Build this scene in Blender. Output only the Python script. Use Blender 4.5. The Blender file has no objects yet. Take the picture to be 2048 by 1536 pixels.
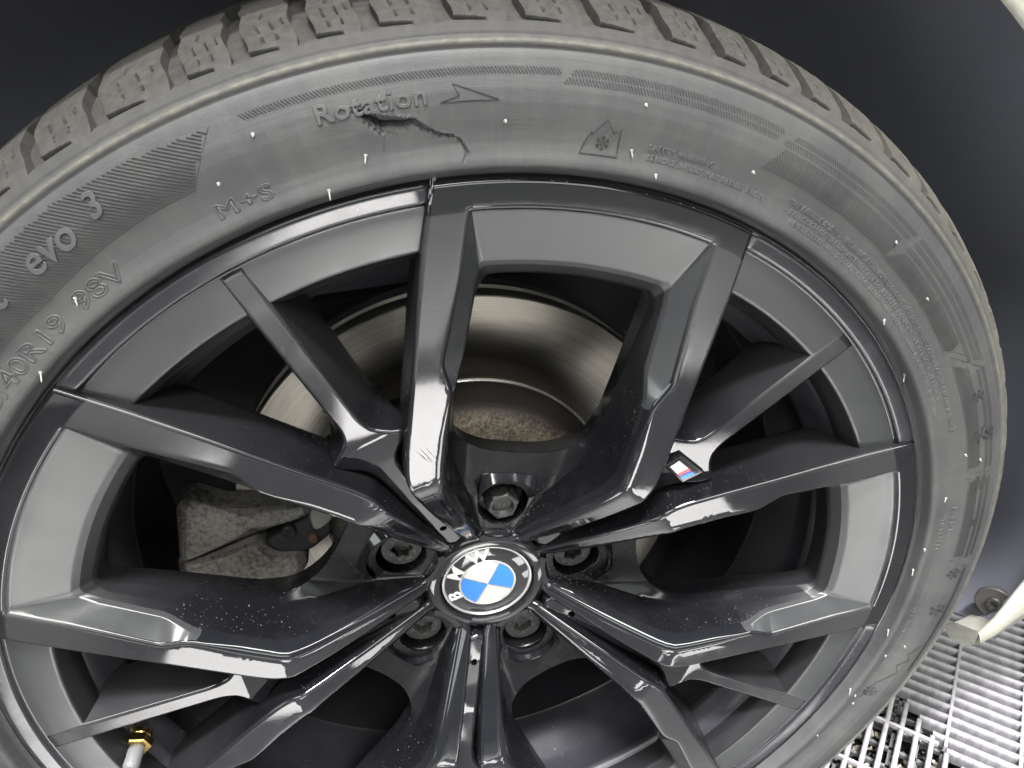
import bpy, bmesh, math, random
import numpy as np
from mathutils import Vector, Matrix
from mathutils.geometry import delaunay_2d_cdt
random.seed(7); rng = np.random.default_rng(7)
S = bpy.context.scene
COL = S.collection
mm = .001
R = math.radians
HUBZ = .325

# ------------------------------------------------------------------ camera
cd = bpy.data.cameras.new('camera'); cam = bpy.data.objects.new('camera', cd); COL.objects.link(cam)
S.camera = cam
cd.sensor_width = 36; cd.lens = 36 * 1389.2 / 2048; cd.clip_start = .01; cd.clip_end = 50
cam.matrix_world = Matrix(((.97931699, .15665727, -.12804972, -.02083012),
                           (-.18762974, .46630901, -.86449464, -.27165976),
                           (-.07571863, .87064023, .4860579, .63805725), (0, 0, 0, 1)))
S.render.resolution_x = 1024; S.render.resolution_y = 768

# ------------------------------------------------------------------ light
W = bpy.data.worlds.new('World'); S.world = W; W.use_nodes = True
bg = W.node_tree.nodes['Background']; bg.inputs[0].default_value = (.94, 1, .975, 1); bg.inputs[1].default_value = .42
S.view_settings.view_transform = 'Standard'; S.view_settings.look = 'None'
S.view_settings.exposure = -1.3; S.view_settings.gamma = 1

def area(name, loc, target, sx, sy, power, color=(1, 1, 1)):
    l = bpy.data.lights.new(name, 'AREA'); l.shape = 'RECTANGLE'; l.size = sx; l.size_y = sy
    l.energy = power; l.color = color
    o = bpy.data.objects.new(name, l); COL.objects.link(o); o.location = loc
    o.rotation_euler = (Vector(target) - Vector(loc)).to_track_quat('-Z', 'Y').to_euler()
    return o
area('ceiling_lamp', (.9, -1.9, 2.9), (.1, -.6, 0), 2.6, .5, 380, (1, 1, .94))
area('ceiling_lamp', (-1.3, -1.7, 2.9), (-.1, -.6, 0), 1.6, .4, 150, (.98, 1, .97))

def spot_area(name, loc, target, sx, sy, power, spread, color=(1, 1, 1)):
    o = area(name, loc, target, sx, sy, power, color); o.data.spread = R(spread); return o
spot_area('added_patch_lamp', (.0, -.72, 2.5), (.0, -.72, 0), .9, .3, 270, 45, (1, .985, 1))  # added lamp, out of view, brightens the white patches mirrored in the spokes
area('unseen_back_light', (.3, -4.6, 2.0), (0, 0, .9), 4.4, 1.1, 230, (.97, 1, .975))  # unseen light added for bright edge highlights and a lighter tyre
area('unseen_side_light', (-3.4, -1.7, 1.9), (0, 0, .4), 1.6, 1.8, 150, (.96, 1, .985))  # unseen light added for the highlight along the left rim lip
area('unseen_side_light', (3.4, -2.4, 2.3), (0, 0, .4), 1.0, 1.6, 40, (.93, .92, 1))  # unseen light added for lavender reflections on the right rim lip
# ------------------------------------------------------------------ materials
def mat(name, col, rough=.5, metal=0, spec=.5):
    m = bpy.data.materials.new(name); m.use_nodes = True
    b = m.node_tree.nodes['Principled BSDF']
    b.inputs['Base Color'].default_value = (*col, 1); b.inputs['Roughness'].default_value = rough
    b.inputs['Metallic'].default_value = metal; b.inputs['Specular IOR Level'].default_value = spec
    return m
class NT:
    def __init__(s, m): s.t = m.node_tree; s.b = s.t.nodes['Principled BSDF']; s.co = None
    def n(s, typ, **kw):
        x = s.t.nodes.new(typ)
        for k, v in kw.items():
            if k in x.inputs: x.inputs[k].default_value = v
            else: setattr(x, k, v)
        return x
    def l(s, a, b): s.t.links.new(a, b)
    def coord(s):
        if not s.co: s.co = s.n('ShaderNodeTexCoord')
        return s.co.outputs['Object']
    def noise(s, scale, detail=3, rough=.5, vec=None, dist=0):
        x = s.n('ShaderNodeTexNoise', Scale=scale, Detail=detail, Roughness=rough, Distortion=dist)
        s.l(vec or s.coord(), x.inputs['Vector']); return x.outputs['Fac']
    def ramp(s, fac, stops):
        x = s.n('ShaderNodeValToRGB'); e = x.color_ramp.elements
        while len(e) < len(stops): e.new(.5)
        for k, (p, c) in enumerate(stops):
            e[k].position = p; e[k].color = (*c, 1) if not isinstance(c, (int, float)) else (c, c, c, 1)
        s.l(fac, x.inputs[0]); return x.outputs[0]
    def mix(s, fac, a, b):
        x = s.n('ShaderNodeMix', data_type='RGBA')
        if isinstance(fac, (int, float)): x.inputs[0].default_value = fac
        else: s.l(fac, x.inputs[0])
        for k, v in ((6, a), (7, b)):
            if isinstance(v, tuple): x.inputs[k].default_value = (*v, 1)
            else: s.l(v, x.inputs[k])
        return x.outputs[2]
    def math(s, op, a, b=0.):
        x = s.n('ShaderNodeMath', operation=op)
        for k, v in ((0, a), (1, b)):
            if isinstance(v, (int, float)): x.inputs[k].default_value = v
            else: s.l(v, x.inputs[k])
        return x.outputs[0]
    def bump(s, h, strength=.3, dist=.001):
        x = s.n('ShaderNodeBump', Strength=strength, Distance=dist); s.l(h, x.inputs['Height']); s.l(x.outputs[0], s.b.inputs['Normal'])
    def radius(s):
        sp = s.n('ShaderNodeSeparateXYZ'); s.l(s.coord(), sp.inputs[0])
        a = s.math('POWER', sp.outputs[0], 2); c = s.math('POWER', sp.outputs[2], 2)
        return s.math('SQRT', s.math('ADD', s.math('MULTIPLY', sp.outputs[0], sp.outputs[0]), s.math('MULTIPLY', sp.outputs[2], sp.outputs[2]))), sp

def speckled(name, col, rough, dust=.3, dscale=700, thr=.7, spec=.5, peel=.02):
    m = mat(name, col, rough, 0, spec); t = NT(m)
    f = t.noise(dscale, 2, .6); big = t.noise(14, 3)
    f2 = t.math('ADD', f, t.math('MULTIPLY', t.math('SUBTRACT', big, .5), .35))
    mask = t.ramp(f2, [(thr, 0.), (thr + .05, 1.)])
    film = t.ramp(t.noise(35, 4, .6), [(.45, 0.), (.8, 1.)])
    c = t.mix(t.math('MULTIPLY', film, dust * .04), col, (.3, .29, .27))
    c = t.mix(t.math('MULTIPLY', mask, dust), c, (.32, .31, .29))
    t.l(c, t.b.inputs['Base Color'])
    r = t.math('ADD', rough, t.math('MULTIPLY', t.math('ADD', mask, t.math('MULTIPLY', film, .28)), .35)); t.l(r, t.b.inputs['Roughness'])
    t.bump(t.noise(220, 2), peel, .0006)
    return m
M = {}
M['gloss'] = speckled('gloss_black_paint', (.006, .0063, .0075), .045, .22, 900, .77, .5, .008)
def rim_sheen(m, col, r0, r1, rough, stop=None):
    """grey reflected light put into the colour, with more roughness, towards the rim edge"""
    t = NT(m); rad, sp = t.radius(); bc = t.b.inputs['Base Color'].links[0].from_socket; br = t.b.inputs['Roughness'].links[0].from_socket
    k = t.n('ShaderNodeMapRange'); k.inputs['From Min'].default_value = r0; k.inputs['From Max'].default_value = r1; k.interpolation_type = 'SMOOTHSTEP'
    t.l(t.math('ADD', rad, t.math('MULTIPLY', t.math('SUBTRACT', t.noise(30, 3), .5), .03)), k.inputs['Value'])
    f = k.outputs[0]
    if stop:      # the painted grey reflection ends sharply outside this radius
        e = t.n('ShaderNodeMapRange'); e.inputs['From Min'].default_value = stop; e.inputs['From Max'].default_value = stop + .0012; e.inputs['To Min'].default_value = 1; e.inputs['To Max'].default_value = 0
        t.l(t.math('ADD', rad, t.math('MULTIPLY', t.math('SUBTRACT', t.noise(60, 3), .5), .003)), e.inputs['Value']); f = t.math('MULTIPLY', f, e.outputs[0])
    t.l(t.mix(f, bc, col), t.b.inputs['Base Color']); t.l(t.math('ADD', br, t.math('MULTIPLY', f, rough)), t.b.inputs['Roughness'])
rim_sheen(M['gloss'], (.0065, .0067, .0076), .150, .20, .06, .240)
rim_sheen(M['gloss'], (.020, .0205, .021), .175, .232, .09, .240)
M['wall'] = speckled('dusty_black_paint', (.0034, .0035, .0042), .24, .34, 900, .70, .17)
rim_sheen(M['wall'], (.009, .009, .0098), .14, .20, .1)
M['panel'] = speckled('satin_grey_paint', (.035, .037, .0365), .30, .10, 900, .8)
M['chamfer'] = speckled('grey_edge_paint', (.025, .026, .027), .15, .10, 900, .8)
M['panel2'] = speckled('shaded_satin_grey_paint', (.020, .021, .0215), .28, .10, 900, .8)  # same paint as the arm panels; shade from its tilt put into the colour
M['band'] = speckled('semi_gloss_black_paint', (.011, .0115, .014), .14, .2, 900, .77)
M['barrel'] = speckled('barrel_paint', (.016, .0155, .019), .3, .3, 500, .72)
M['chrome'] = mat('chrome', (.75, .74, .76), .08, 1)
M['liner'] = speckled('liner_plastic', (.19, .195, .232), .5, .25, 260, .74)
M['white'] = mat('cream_white_paint', (.8, .79, .7), .28); M['white'].node_tree.nodes['Principled BSDF'].inputs['Coat Weight'].default_value = .6
t = NT(M['white']); t.l(t.ramp(t.noise(60, 4, .7), [(.3, (.60, .58, .47)), (.6, (.76, .75, .67))]), t.b.inputs['Base Color'])

# rubber: grey side wall, brown dust towards the shoulder
m = M['rubber'] = mat('tyre_rubber', (.07, .07, .072), .5, 0, .32); t = NT(m)
rad, sp = t.radius()
n1 = t.noise(18, 5, .65); n2 = t.noise(240, 3, .6); n3 = t.noise(900, 2, .6)
ang = t.math('ARCTAN2', sp.outputs[0], sp.outputs[2])
cv = t.n('ShaderNodeCombineXYZ'); t.l(t.math('MULTIPLY', ang, 34.), cv.inputs[0]); t.l(t.math('MULTIPLY', rad, 12.), cv.inputs[1])
streak = t.noise(1.6, 4, .6, cv.outputs[0])
base = t.mix(t.ramp(n1, [(.3, 0.), (.7, 1.)]), (.026, .027, .028), (.050, .050, .0488))
base = t.mix(t.math('MULTIPLY', t.ramp(streak, [(.45, 0.), (.75, 1.)]), .22), base, (.078, .076, .071))
dustm = t.math('ADD', t.math('MULTIPLY', t.math('SUBTRACT', rad, .2975), 75.), t.math('MULTIPLY', t.math('SUBTRACT', n1, .5), .9))
dm = t.n('ShaderNodeClamp'); t.l(dustm, dm.inputs[0])
dcol = t.mix(t.ramp(n2, [(.3, 0.), (.7, 1.)]), (.021, .0188, .017), (.045, .041, .0355))
ry_ = t.n('ShaderNodeClamp'); t.l(t.math('MULTIPLY', t.math('SUBTRACT', sp.outputs[0], .06), 7.), ry_.inputs[0])
dcol = t.mix(t.math('MULTIPLY', ry_.outputs[0], t.ramp(t.noise(90, 4, .7), [(.35, .2), (.7, .9)])), dcol, (.105, .098, .072))
base = t.mix(t.math('MULTIPLY', dm.outputs[0], .8), base, dcol)
ribm = t.math('SUBTRACT', 1., t.math('MULTIPLY', t.math('ABSOLUTE', t.math('SUBTRACT', rad, .3012)), 620.))
rm = t.n('ShaderNodeClamp'); t.l(ribm, rm.inputs[0])
base = t.mix(t.math('MULTIPLY', rm.outputs[0], t.math('MULTIPLY', t.ramp(n2, [(.3, .15), (.7, 1.)]), .7)), base, (.12, .112, .085))
base = t.mix(t.ramp(n3, [(.76, 0.), (.82, .4)]), base, (.17, .16, .14))
t.l(base, t.b.inputs['Base Color'])
t.l(t.math('ADD', .55, t.math('MULTIPLY', dm.outputs[0], .4)), t.b.inputs['Roughness'])
cr = t.n('ShaderNodeCombineXYZ'); t.l(t.math('MULTIPLY', rad, 700.), cr.inputs[0]); t.l(t.math('MULTIPLY', ang, 1.5), cr.inputs[1])
t.bump(t.math('ADD', t.math('ADD', t.noise(600, 4, .7), t.math('MULTIPLY', t.noise(2200, 2), .5)), t.math('MULTIPLY', t.noise(1., 3, .6, cr.outputs[0]), .8)), .3, .0005)

m = M['disc'] = mat('brushed_iron', (.42, .39, .34), .38, 1); t = NT(m)
rad, sp = t.radius(); ang = t.math('ARCTAN2', sp.outputs[0], sp.outputs[2])
cv = t.n('ShaderNodeCombineXYZ'); t.l(t.math('MULTIPLY', rad, 1500.), cv.inputs[0]); t.l(t.math('MULTIPLY', ang, 1.2), cv.inputs[1])
gr = t.noise(1.0, 5, .65, cv.outputs[0])
t.l(t.ramp(gr, [(.3, (.23, .212, .18)), (.5, (.34, .318, .275)), (.7, (.46, .44, .39))]), t.b.inputs['Base Color'])
t.b.inputs['Anisotropic'].default_value = .85
tg = t.n('ShaderNodeTangent', direction_type='RADIAL', axis='Y'); t.l(tg.outputs[0], t.b.inputs['Tangent'])
t.bump(gr, .15, .0003)
m = M['hat'] = mat('rusty_hat', (.1, .07, .05), .7, .2); t = NT(m)
rad, sp = t.radius()
rs = t.math('ADD', t.noise(430, 4, .75), t.math('MULTIPLY', t.math('SUBTRACT', t.noise(45, 3), .5), .5))
rust = t.ramp(rs, [(.36, (.04, .032, .027)), (.52, (.16, .13, .10)), (.70, (.30, .265, .21))])
edge = t.n('ShaderNodeClamp'); t.l(t.math('MULTIPLY', t.math('SUBTRACT', .093, rad), 110.), edge.inputs[0])
t.l(t.mix(edge.outputs[0], (.022, .017, .015), rust), t.b.inputs['Base Color']); t.bump(rs, .6, .001)
m = M['iron'] = mat('speckled_cast_iron', (.3, .28, .25), .7, .1); t = NT(m)
t.l(t.ramp(t.math('ADD', t.noise(300, 4, .7), t.math('MULTIPLY', t.math('SUBTRACT', t.noise(40, 3), .5), .5)), [(.34, (.055, .046, .04)), (.47, (.13, .12, .108)), (.64, (.20, .19, .176))]), t.b.inputs['Base Color']); t.bump(t.noise(330, 3), .5, .001)
M['dark'] = mat('dark_underbody', (.02, .02, .021), .6)
M['knuckle'] = mat('dull_steel', (.09, .085, .08), .5, .5)
M['bolt'] = speckled('bolt_steel', (.030, .029, .028), .45, .3, 500, .6)
M['brass'] = mat('brass', (.55, .38, .14), .25, 1)
M['cap'] = mat('grey_plastic', (.085, .088, .088), .5)
M['cream'] = mat('enamel_cream', (.36, .36, .32), .18); M['blue'] = mat('enamel_blue', (.02, .125, .40), .18)
M['capblack'] = mat('enamel_black', (.012, .012, .013), .05)
M['silver'] = mat('silver', (.55, .54, .52), .25, .8)
M['letter'] = mat('satin_chrome_letters', (.62, .61, .58), .3, .25); M['mblue'] = mat('stripe_light_blue', (.03, .16, .6), .2); M['mdark'] = mat('stripe_navy', (.015, .03, .16), .2); M['mred'] = mat('stripe_red', (.62, .06, .06), .2)
M['msilver'] = mat('stripe_silver', (.78, .78, .74), .25, .6)
M['nub'] = mat('pale_rubber_tip', (.2, .2, .19), .55)
m = M['grate'] = mat('glossy_grey_plastic', (.5, .48, .52), .16); t = NT(m)
t.l(t.ramp(t.noise(40, 4, .7), [(.3, (.19, .185, .195)), (.65, (.34, .33, .35))]), t.b.inputs['Base Color']); t.bump(t.noise(90, 2), .1, .001)
M['pit'] = speckled('wet_black_tray', (.012, .013, .012), .2, .5, 200, .6)
m = M['stone'] = mat('pebbles', (.3, .28, .22), .6); t = NT(m)
t.l(t.ramp(t.noise(30, 4), [(.3, (.2, .19, .15)), (.65, (.45, .43, .36))]), t.b.inputs['Base Color'])
M['ffloor'] = mat('pale_floor', (.34, .34, .33), .4); M['dark_sheet'] = mat('dark_sheet_grey', (.022, .022, .023), .4); M['reflector_patch'] = mat('reflector_white', (.8, .79, .77), .3)

# ------------------------------------------------------------------ helpers
def link(name, me, material, parent=None, smooth=True, kind=None, label=None):
    o = bpy.data.objects.new(name, me); COL.objects.link(o)
    if material is not None:
        for x in (material if isinstance(material, list) else [material]): me.materials.append(x)
    if parent: o.parent = parent
    if smooth: me.polygons.foreach_set('use_smooth', [True] * len(me.polygons))
    if kind: o['kind'] = kind
    if label: o['label'] = label
    return o
def mesh(name, verts, faces, material, parent=None, smooth=True, sharp=None, mats=None, wn=False, kind=None, label=None):
    me = bpy.data.meshes.new(name); me.from_pydata([tuple(v) for v in verts], [], faces); me.validate(); me.update()
    o = link(name, me, material, parent, smooth, kind, label)
    if mats is not None and len(mats) == len(me.polygons): me.polygons.foreach_set('material_index', mats)
    if sharp: me.set_sharp_from_angle(angle=R(sharp))
    if wn:
        w = o.modifiers.new('wn', 'WEIGHTED_NORMAL'); w.keep_sharp = True; w.weight = 80
    return o
def empty(name, label=None, cat=None, parent=None, loc=(0, 0, 0), group=None):
    o = bpy.data.objects.new(name, None); COL.objects.link(o); o.location = loc; o.empty_display_size = .05
    if parent: o.parent = parent
    if label: o['label'] = label
    if cat: o['category'] = cat
    if group: o['group'] = group
    return o
def copy(o, parent, rot=None, loc=None):
    c = o.copy(); COL.objects.link(c); c.parent = parent
    if rot is not None: c.rotation_euler = rot
    if loc is not None: c.location = loc
    for ch in list(o.children): copy(ch, c)
    return c
class MB:
    def __init__(s): s.v = []; s.f = []; s.m = []
    def add(s, v, f, m=0):
        k = len(s.v); s.v += [tuple(x) for x in v]; s.f += [tuple(i + k for i in q) for q in f]; s.m += [m] * len(f)
    def rings(s, rings, closed=True, cap0=False, cap1=False, m=0, flip=False):
        n = len(rings[0]); v = [p for r in rings for p in r]; f = []
        for i in range(len(rings) - 1):
            for j in range(n if closed else n - 1):
                a, b, c, d = i * n + j, i * n + (j + 1) % n, (i + 1) * n + (j + 1) % n, (i + 1) * n + j
                f.append((a, d, c, b) if flip else (a, b, c, d))
        ms = m if isinstance(m, list) else [m] * (len(rings) - 1)
        k = len(s.v); s.v += [tuple(x) for x in v]; s.f += [tuple(i + k for i in q) for q in f]
        per = n if closed else n - 1
        for i in range(len(rings) - 1): s.m += [ms[i]] * per
        if cap0: s.f.append(tuple(range(k + n - 1, k - 1, -1)) if not flip else tuple(range(k, k + n))); s.m.append(ms[0])
        if cap1:
            b = k + (len(rings) - 1) * n; s.f.append(tuple(range(b, b + n)) if not flip else tuple(range(b + n - 1, b - 1, -1))); s.m.append(ms[-1])
    def box(s, c, d, m=0):
        x, y, z = c; a, b, e = d[0] / 2, d[1] / 2, d[2] / 2
        s.add([(x + i * a, y + j * b, z + k * e) for i in (-1, 1) for j in (-1, 1) for k in (-1, 1)],
              [(0, 1, 3, 2), (4, 6, 7, 5), (0, 4, 5, 1), (2, 3, 7, 6), (0, 2, 6, 4), (1, 5, 7, 3)], m)
    def build(s, name, material, parent=None, **kw):
        return mesh(name, s.v, s.f, material, parent, mats=s.m, **kw)
def lathe(prof, n=256, t0=0, t1=2 * math.pi, name='x', material=None, parent=None, sharp=35, flip=False, **kw):
    full = abs(t1 - t0 - 2 * math.pi) < 1e-6
    ts = [t0 + (t1 - t0) * i / (n if full else n - 1) for i in range(n)]
    mb = MB(); mb.rings([[(r * math.sin(t), y, r * math.cos(t)) for t in ts] for r, y in prof], closed=full, flip=flip)
    return mb.build(name, material, parent, sharp=sharp, **kw)

# ---- outlines in the wheel plane (mm). a key is (x, z, y, rho, arc)
def outline(keys, sub=6, msub=5):
    """open poly of keys -> dense list of (x,z,y) with rounded corners; same count for the same key count"""
    out = []; n = len(keys)
    K = [np.array(k[:3], float) for k in keys]; rho = [k[3] if len(k) > 3 else 0 for k in keys]; arc = [k[4] if len(k) > 4 else 0 for k in keys]
    def seg(i, u):                         # point on segment i..i+1
        a, b = K[i], K[(i + 1) % n]
        p = a + (b - a) * u
        if arc[i]:
            ra, rb = math.hypot(a[0], a[1]), math.hypot(b[0], b[1]); ta, tb = math.atan2(a[0], a[1]), math.atan2(b[0], b[1])
            r = ra + (rb - ra) * u; th = ta + (tb - ta) * u; p = np.array([r * math.sin(th), r * math.cos(th), p[2]])
        return p
    L = [np.linalg.norm((K[(i + 1) % n] - K[i])[:2]) + 1e-6 for i in range(n)]
    for i in range(n):
        u0 = min(rho[i] / L[i], .45) if rho[i] else .16; u1 = 1 - (min(rho[(i + 1) % n] / L[i], .45) if rho[(i + 1) % n] else .16)
        # corner at key i
        a = seg((i - 1) % n, 1 - min(rho[i] / L[i - 1], .45)); b = seg(i, u0); c = K[i]
        for k in range(msub + 1):
            w = k / msub
            if rho[i] == 0: out.append(seg((i - 1) % n, 1 - .16 * (1 - 2 * w)) if w < .5 else seg(i, .16 * (2 * w - 1) + 1e-4))
            else: out.append((1 - w) ** 2 * a + 2 * w * (1 - w) * c + w * w * b)
        for k in range(1, sub):
            out.append(seg(i, u0 + (u1 - u0) * k / sub))
    return np.array(out)
def mirror(keys):
    """right half from the axis (k0) to the axis (kn) -> closed loop"""
    r = [tuple(k) + (0,) * (5 - len(k)) for k in keys]
    l = []
    for i in range(len(r) - 2, 0, -1):
        x, z, y, rho, arc = r[i]; l.append((-x, z, y, rho, r[i - 1][4]))
    # arc flags: flag belongs to the segment that starts at the key
    last = r[-1]; last = (*last[:4], r[-2][4])
    return r[:-1] + [last] + l
def offset(P, d):
    """offset loop in-plane; positive = to the left of travel"""
    out = P.copy(); n = len(P)
    A = P[:, :2]; T = np.roll(A, -2, 0) - np.roll(A, 2, 0); T /= (np.linalg.norm(T, axis=1)[:, None] + 1e-9)
    N = np.stack([-T[:, 1], T[:, 0]], 1)
    dd = d if np.ndim(d) else np.full(n, d)
    out[:, :2] = A + N * dd[:, None]
    return out
def v3(P): return [(p[0] * mm, p[2] * mm, p[1] * mm) for p in P]
def inside(P, x, z):
    c = np.zeros(len(x), bool); n = len(P); j = n - 1
    for i in range(n):
        xi, zi = P[i, 0], P[i, 1]; xj, zj = P[j, 0], P[j, 1]
        c ^= ((zi > z) != (zj > z)) & (x < (xj - xi) * (z - zi) / (zj - zi + 1e-12) + xi); j = i
    return c
def mindist(P, x, z):
    A = P[:, :2]; B = np.roll(A, -1, 0); D = np.full(len(x), 1e9)
    for a, b in zip(A, B):
        ab = b - a; L = ab @ ab + 1e-12
        u = np.clip(((x - a[0]) * ab[0] + (z - a[1]) * ab[1]) / L, 0, 1)
        D = np.minimum(D, np.hypot(x - a[0] - u * ab[0], z - a[1] - u * ab[1]))
    return D
def fill(mb, outer, holes, yf, step=4., m=0):
    lo = outer[:, :2].min(0); hi = outer[:, :2].max(0)
    gx, gz = np.meshgrid(np.arange(lo[0], hi[0], step), np.arange(lo[1], hi[1], step)); gx = gx.ravel() + .37; gz = gz.ravel() + .21
    ok = inside(outer, gx, gz) & (mindist(outer, gx, gz) > step * .45)
    for h in holes: ok &= ~inside(h, gx, gz) & (mindist(h, gx, gz) > step * .45)
    gx, gz = gx[ok], gz[ok]
    pts = []; edges = []
    for P in [outer] + holes:
        k = len(pts); n = len(P); pts += [Vector(p[:2]) for p in P]; edges += [(k + i, k + (i + 1) % n) for i in range(n)]
    ys = [p[2] for P in [outer] + holes for p in P]
    pts += [Vector((a, b)) for a, b in zip(gx, gz)]; ys += [yf(a, b) for a, b in zip(gx, gz)]
    V, Ed, F, ov, oe, of = delaunay_2d_cdt(pts, edges, [], 0, 1e-7)
    Y = []
    for v, o in zip(V, ov): Y.append(ys[o[0]] if o else yf(v[0], v[1]))
    C = np.array([[(V[f[0]][0] + V[f[1]][0] + V[f[2]][0]) / 3, (V[f[0]][1] + V[f[1]][1] + V[f[2]][1]) / 3] for f in F])
    keep = inside(outer, C[:, 0], C[:, 1])
    for h in holes: keep &= ~inside(h, C[:, 0], C[:, 1])
    faces = []
    for f, k in zip(F, keep):
        if not k: continue
        a, b, c = (V[i] for i in f)
        cr = (b[0] - a[0]) * (c[1] - a[1]) - (b[1] - a[1]) * (c[0] - a[0])
        faces.append(tuple(f) if cr > 0 else tuple(reversed(f)))
    mb.add([(v[0] * mm, y * mm, v[1] * mm) for v, y in zip(V, Y)], faces, m)

# ------------------------------------------------------------------ things of the wheel
wheel = empty('alloy_wheel', 'black five-arm alloy wheel with torn low-profile winter tyre', 'wheel', loc=(0, 0, HUBZ)); wheel.rotation_euler = (0, R(15), 0)

def Yt(r): return 0. if r >= 114 else 42.8 * ((114 - r) / 77) ** 1.12
def Ytx(x, z): return Yt(math.hypot(x, z))
def ykey(x, z, dy, rho=0, arc=0): return (x, z, Ytx(x, z) + dy, rho, arc)
def sety(P, dy):
    Q = P.copy(); dd = dy if np.ndim(dy) else np.full(len(P), dy)
    Q[:, 2] = [Ytx(a, b) + d for (a, b, _), d in zip(P, dd)]; return Q
def pr(r, deg): return (r * math.sin(R(deg)), r * math.cos(R(deg)))

# --- the U-shaped double arm
def make_arm():
    mb = MB()
    # pocket loops, clockwise seen from outside (-Y): centre top -> right -> hub -> left
    L0 = outline(mirror([(0, 241, 0, 0, 1), (*pr(241, 13.0), 0, 2.0), (53.6, 208, 0, 3), (55.3, 166, 0, 3), (49.4, 153.5, 0, 3), (48.3, 125, 0, 3), ykey(47.0, 102, 0, 14), ykey(12.5, 35.5, 0, 3), ykey(0, 35.2, 0)]))
    L0 = sety(L0, 0)
    LC = outline(mirror([(0, 216, 10.2, 0, 1), (*pr(216, 11.9), 10.2, 3), (45.6, 200, 10.2, 1), (45.2, 168, 9.0, 3), (47.6, 152.4, 4.6, 3), (46.6, 125, 4.8, 3), ykey(45.0, 102.8, 4.8, 14), ykey(10.6, 37.2, 3.6, 3), ykey(0, 37.2, 3.6)]))
    LD = outline(mirror([(0, 209.6, 15.5, 0, 1), (*pr(209.6, 11.3), 15.5, 4), (43.2, 197, 15.5, 1), (43.2, 168, 16.5, 3), (45.9, 152, 14, 3), (44.6, 125, 15, 3), (43, 103.5, 17, 14), (10.5, 39, 47.5, 3), (0, 39, 47.5)]))
    LF = outline(mirror([(0, 208.9, 16.3, 0, 1), (*pr(208.9, 11.2), 16.3, 4), (42.8, 196, 17.5, 1), (42.9, 168, 23, 3), (44, 151, 24, 3), (43, 125, 25, 3), (40.5, 105, 33, 14), (21, 62, 48.5, 10), (0, 58, 48.5)]))
    LE = outline(mirror([(0, 208.1, 17.4, 0, 1), (*pr(208.1, 11.1), 17.6, 5), (42.2, 194, 21, 1), (42.6, 168, 27, 3), (42.2, 150, 30, 3), (41.0, 127, 33, 3), (37.5, 107, 39, 12), (20, 96.5, 43, 14), (0, 95.5, 43.5)]))
    n = len(L0)
    A = L0.copy(); rimmask = np.hypot(L0[:, 0], L0[:, 1]) > 232
    R0 = sety(offset(L0, 1.8), 0); R1 = sety(offset(L0, .8), .16); R2 = sety(offset(L0, 0), .62)
    # direction check: offset must move away from the pocket centre for R0
    inb = 1 + 1.1 * np.clip((154 - np.hypot(L0[:, 0], L0[:, 1])) / 16, 0, 1)
    if mindist(L0, np.array([0.]), np.array([150.]))[0] > mindist(R0, np.array([0.]), np.array([150.]))[0]:
        sg = -1
    else: sg = 1
    R0 = sety(offset(L0, sg * 1.8 * inb), 0); R1 = sety(offset(L0, sg * .85 * inb), .16 * inb); R2 = sety(L0.copy(), .6 * inb)
    R3 = sety(offset(L0, -sg * .45 * inb), 1.15 * inb)
    rr = np.hypot(L0[:, 0], L0[:, 1]); wide = np.clip((rr - 228) / 8, 0, 1)
    R3b = offset(L0, -sg * (.7 * inb + 1.0 * wide)); R3b = sety(R3b, 1.7 * inb + 1.0 * wide)
    # keep inner half tight: blend R3b towards LC where the chamfer is narrow
    R4 = LC + (R3b - LC) * .06; R4[:, 2] = LC[:, 2] - (LC[:, 2] - R3b[:, 2]) * .09
    R5 = LC.copy(); R5[:, 2] += .5
    R6 = LC + (LD - LC) * .35; R6[:, 2] = LC[:, 2] + (LD[:, 2] - LC[:, 2]) * .30 + .6
    rings = [R0, R1, R2, R3, R3b, R4, R5, R6, LD]
    for w in (.35, .7): rings.append(LD + (LF - LD) * w)
    rings.append(LF)
    for w in (.25, .5, .75): rings.append(LF + (LE - LF) * w)
    rings.append(LE)
    E1 = offset(LE, -sg * .3); E1[:, 2] += 1.0; E2 = offset(LE, sg * 1.2); E2[:, 2] += 14
    rings += [E1, E2]
    ms = [0, 0, 0, 0, 1, 1, 1] + [2] * (len(rings) - 8)
    mb.rings([v3(r) for r in rings], m=ms, flip=(sg == 1))
    # panel faces only in the outer half: inner half of those rings is painted gloss
    f0 = 4 * n
    for i in (4, 5, 6):
        for j in range(n):
            q_ = abs(L0[j, 0]) + abs(L0[(j + 1) % n, 0])
            if min(rr[j], rr[(j + 1) % n]) < 158: mb.m[i * n + j] = 0
            elif rr[j] < 239.5 or rr[(j + 1) % n] < 239.5: mb.m[i * n + j] = 3
    # outer outline
    ax = np.array([math.sin(R(36)), math.cos(R(36))]); lt = np.array([-math.cos(R(36)), math.sin(R(36))])
    def pa(a, b): q = ax * a + lt * b; return float(q[0]), float(q[1])
    c1, c2, c3 = pa(85, 6.0), pa(60, 5.3), pa(40, 4.9)
    O = outline(mirror([(0, 252.4, 0, 0, 1), (*pr(252.4, 16.25), 0, .8), (70.3, 215, 0, 4), (69.2, 186, 0, 4), (67.7, 160, 0, 4), (66.6, 135, 0, 4), (65.4, 113, 0, 4), ykey(63.6, 101.5, 0, 11), ykey(*c1, 0, 4), ykey(*c2, 0, 4), ykey(*c3, 0, 2), ykey(*pr(32.5, 24), 0, 1), ykey(0, 32.5, 0)]), sub=8)
    O = sety(O, 0)
    s2 = 1 if mindist(offset(O, 1.), np.array([60.]), np.array([150.]))[0] < mindist(O, np.array([60.]), np.array([150.]))[0] else -1
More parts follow.
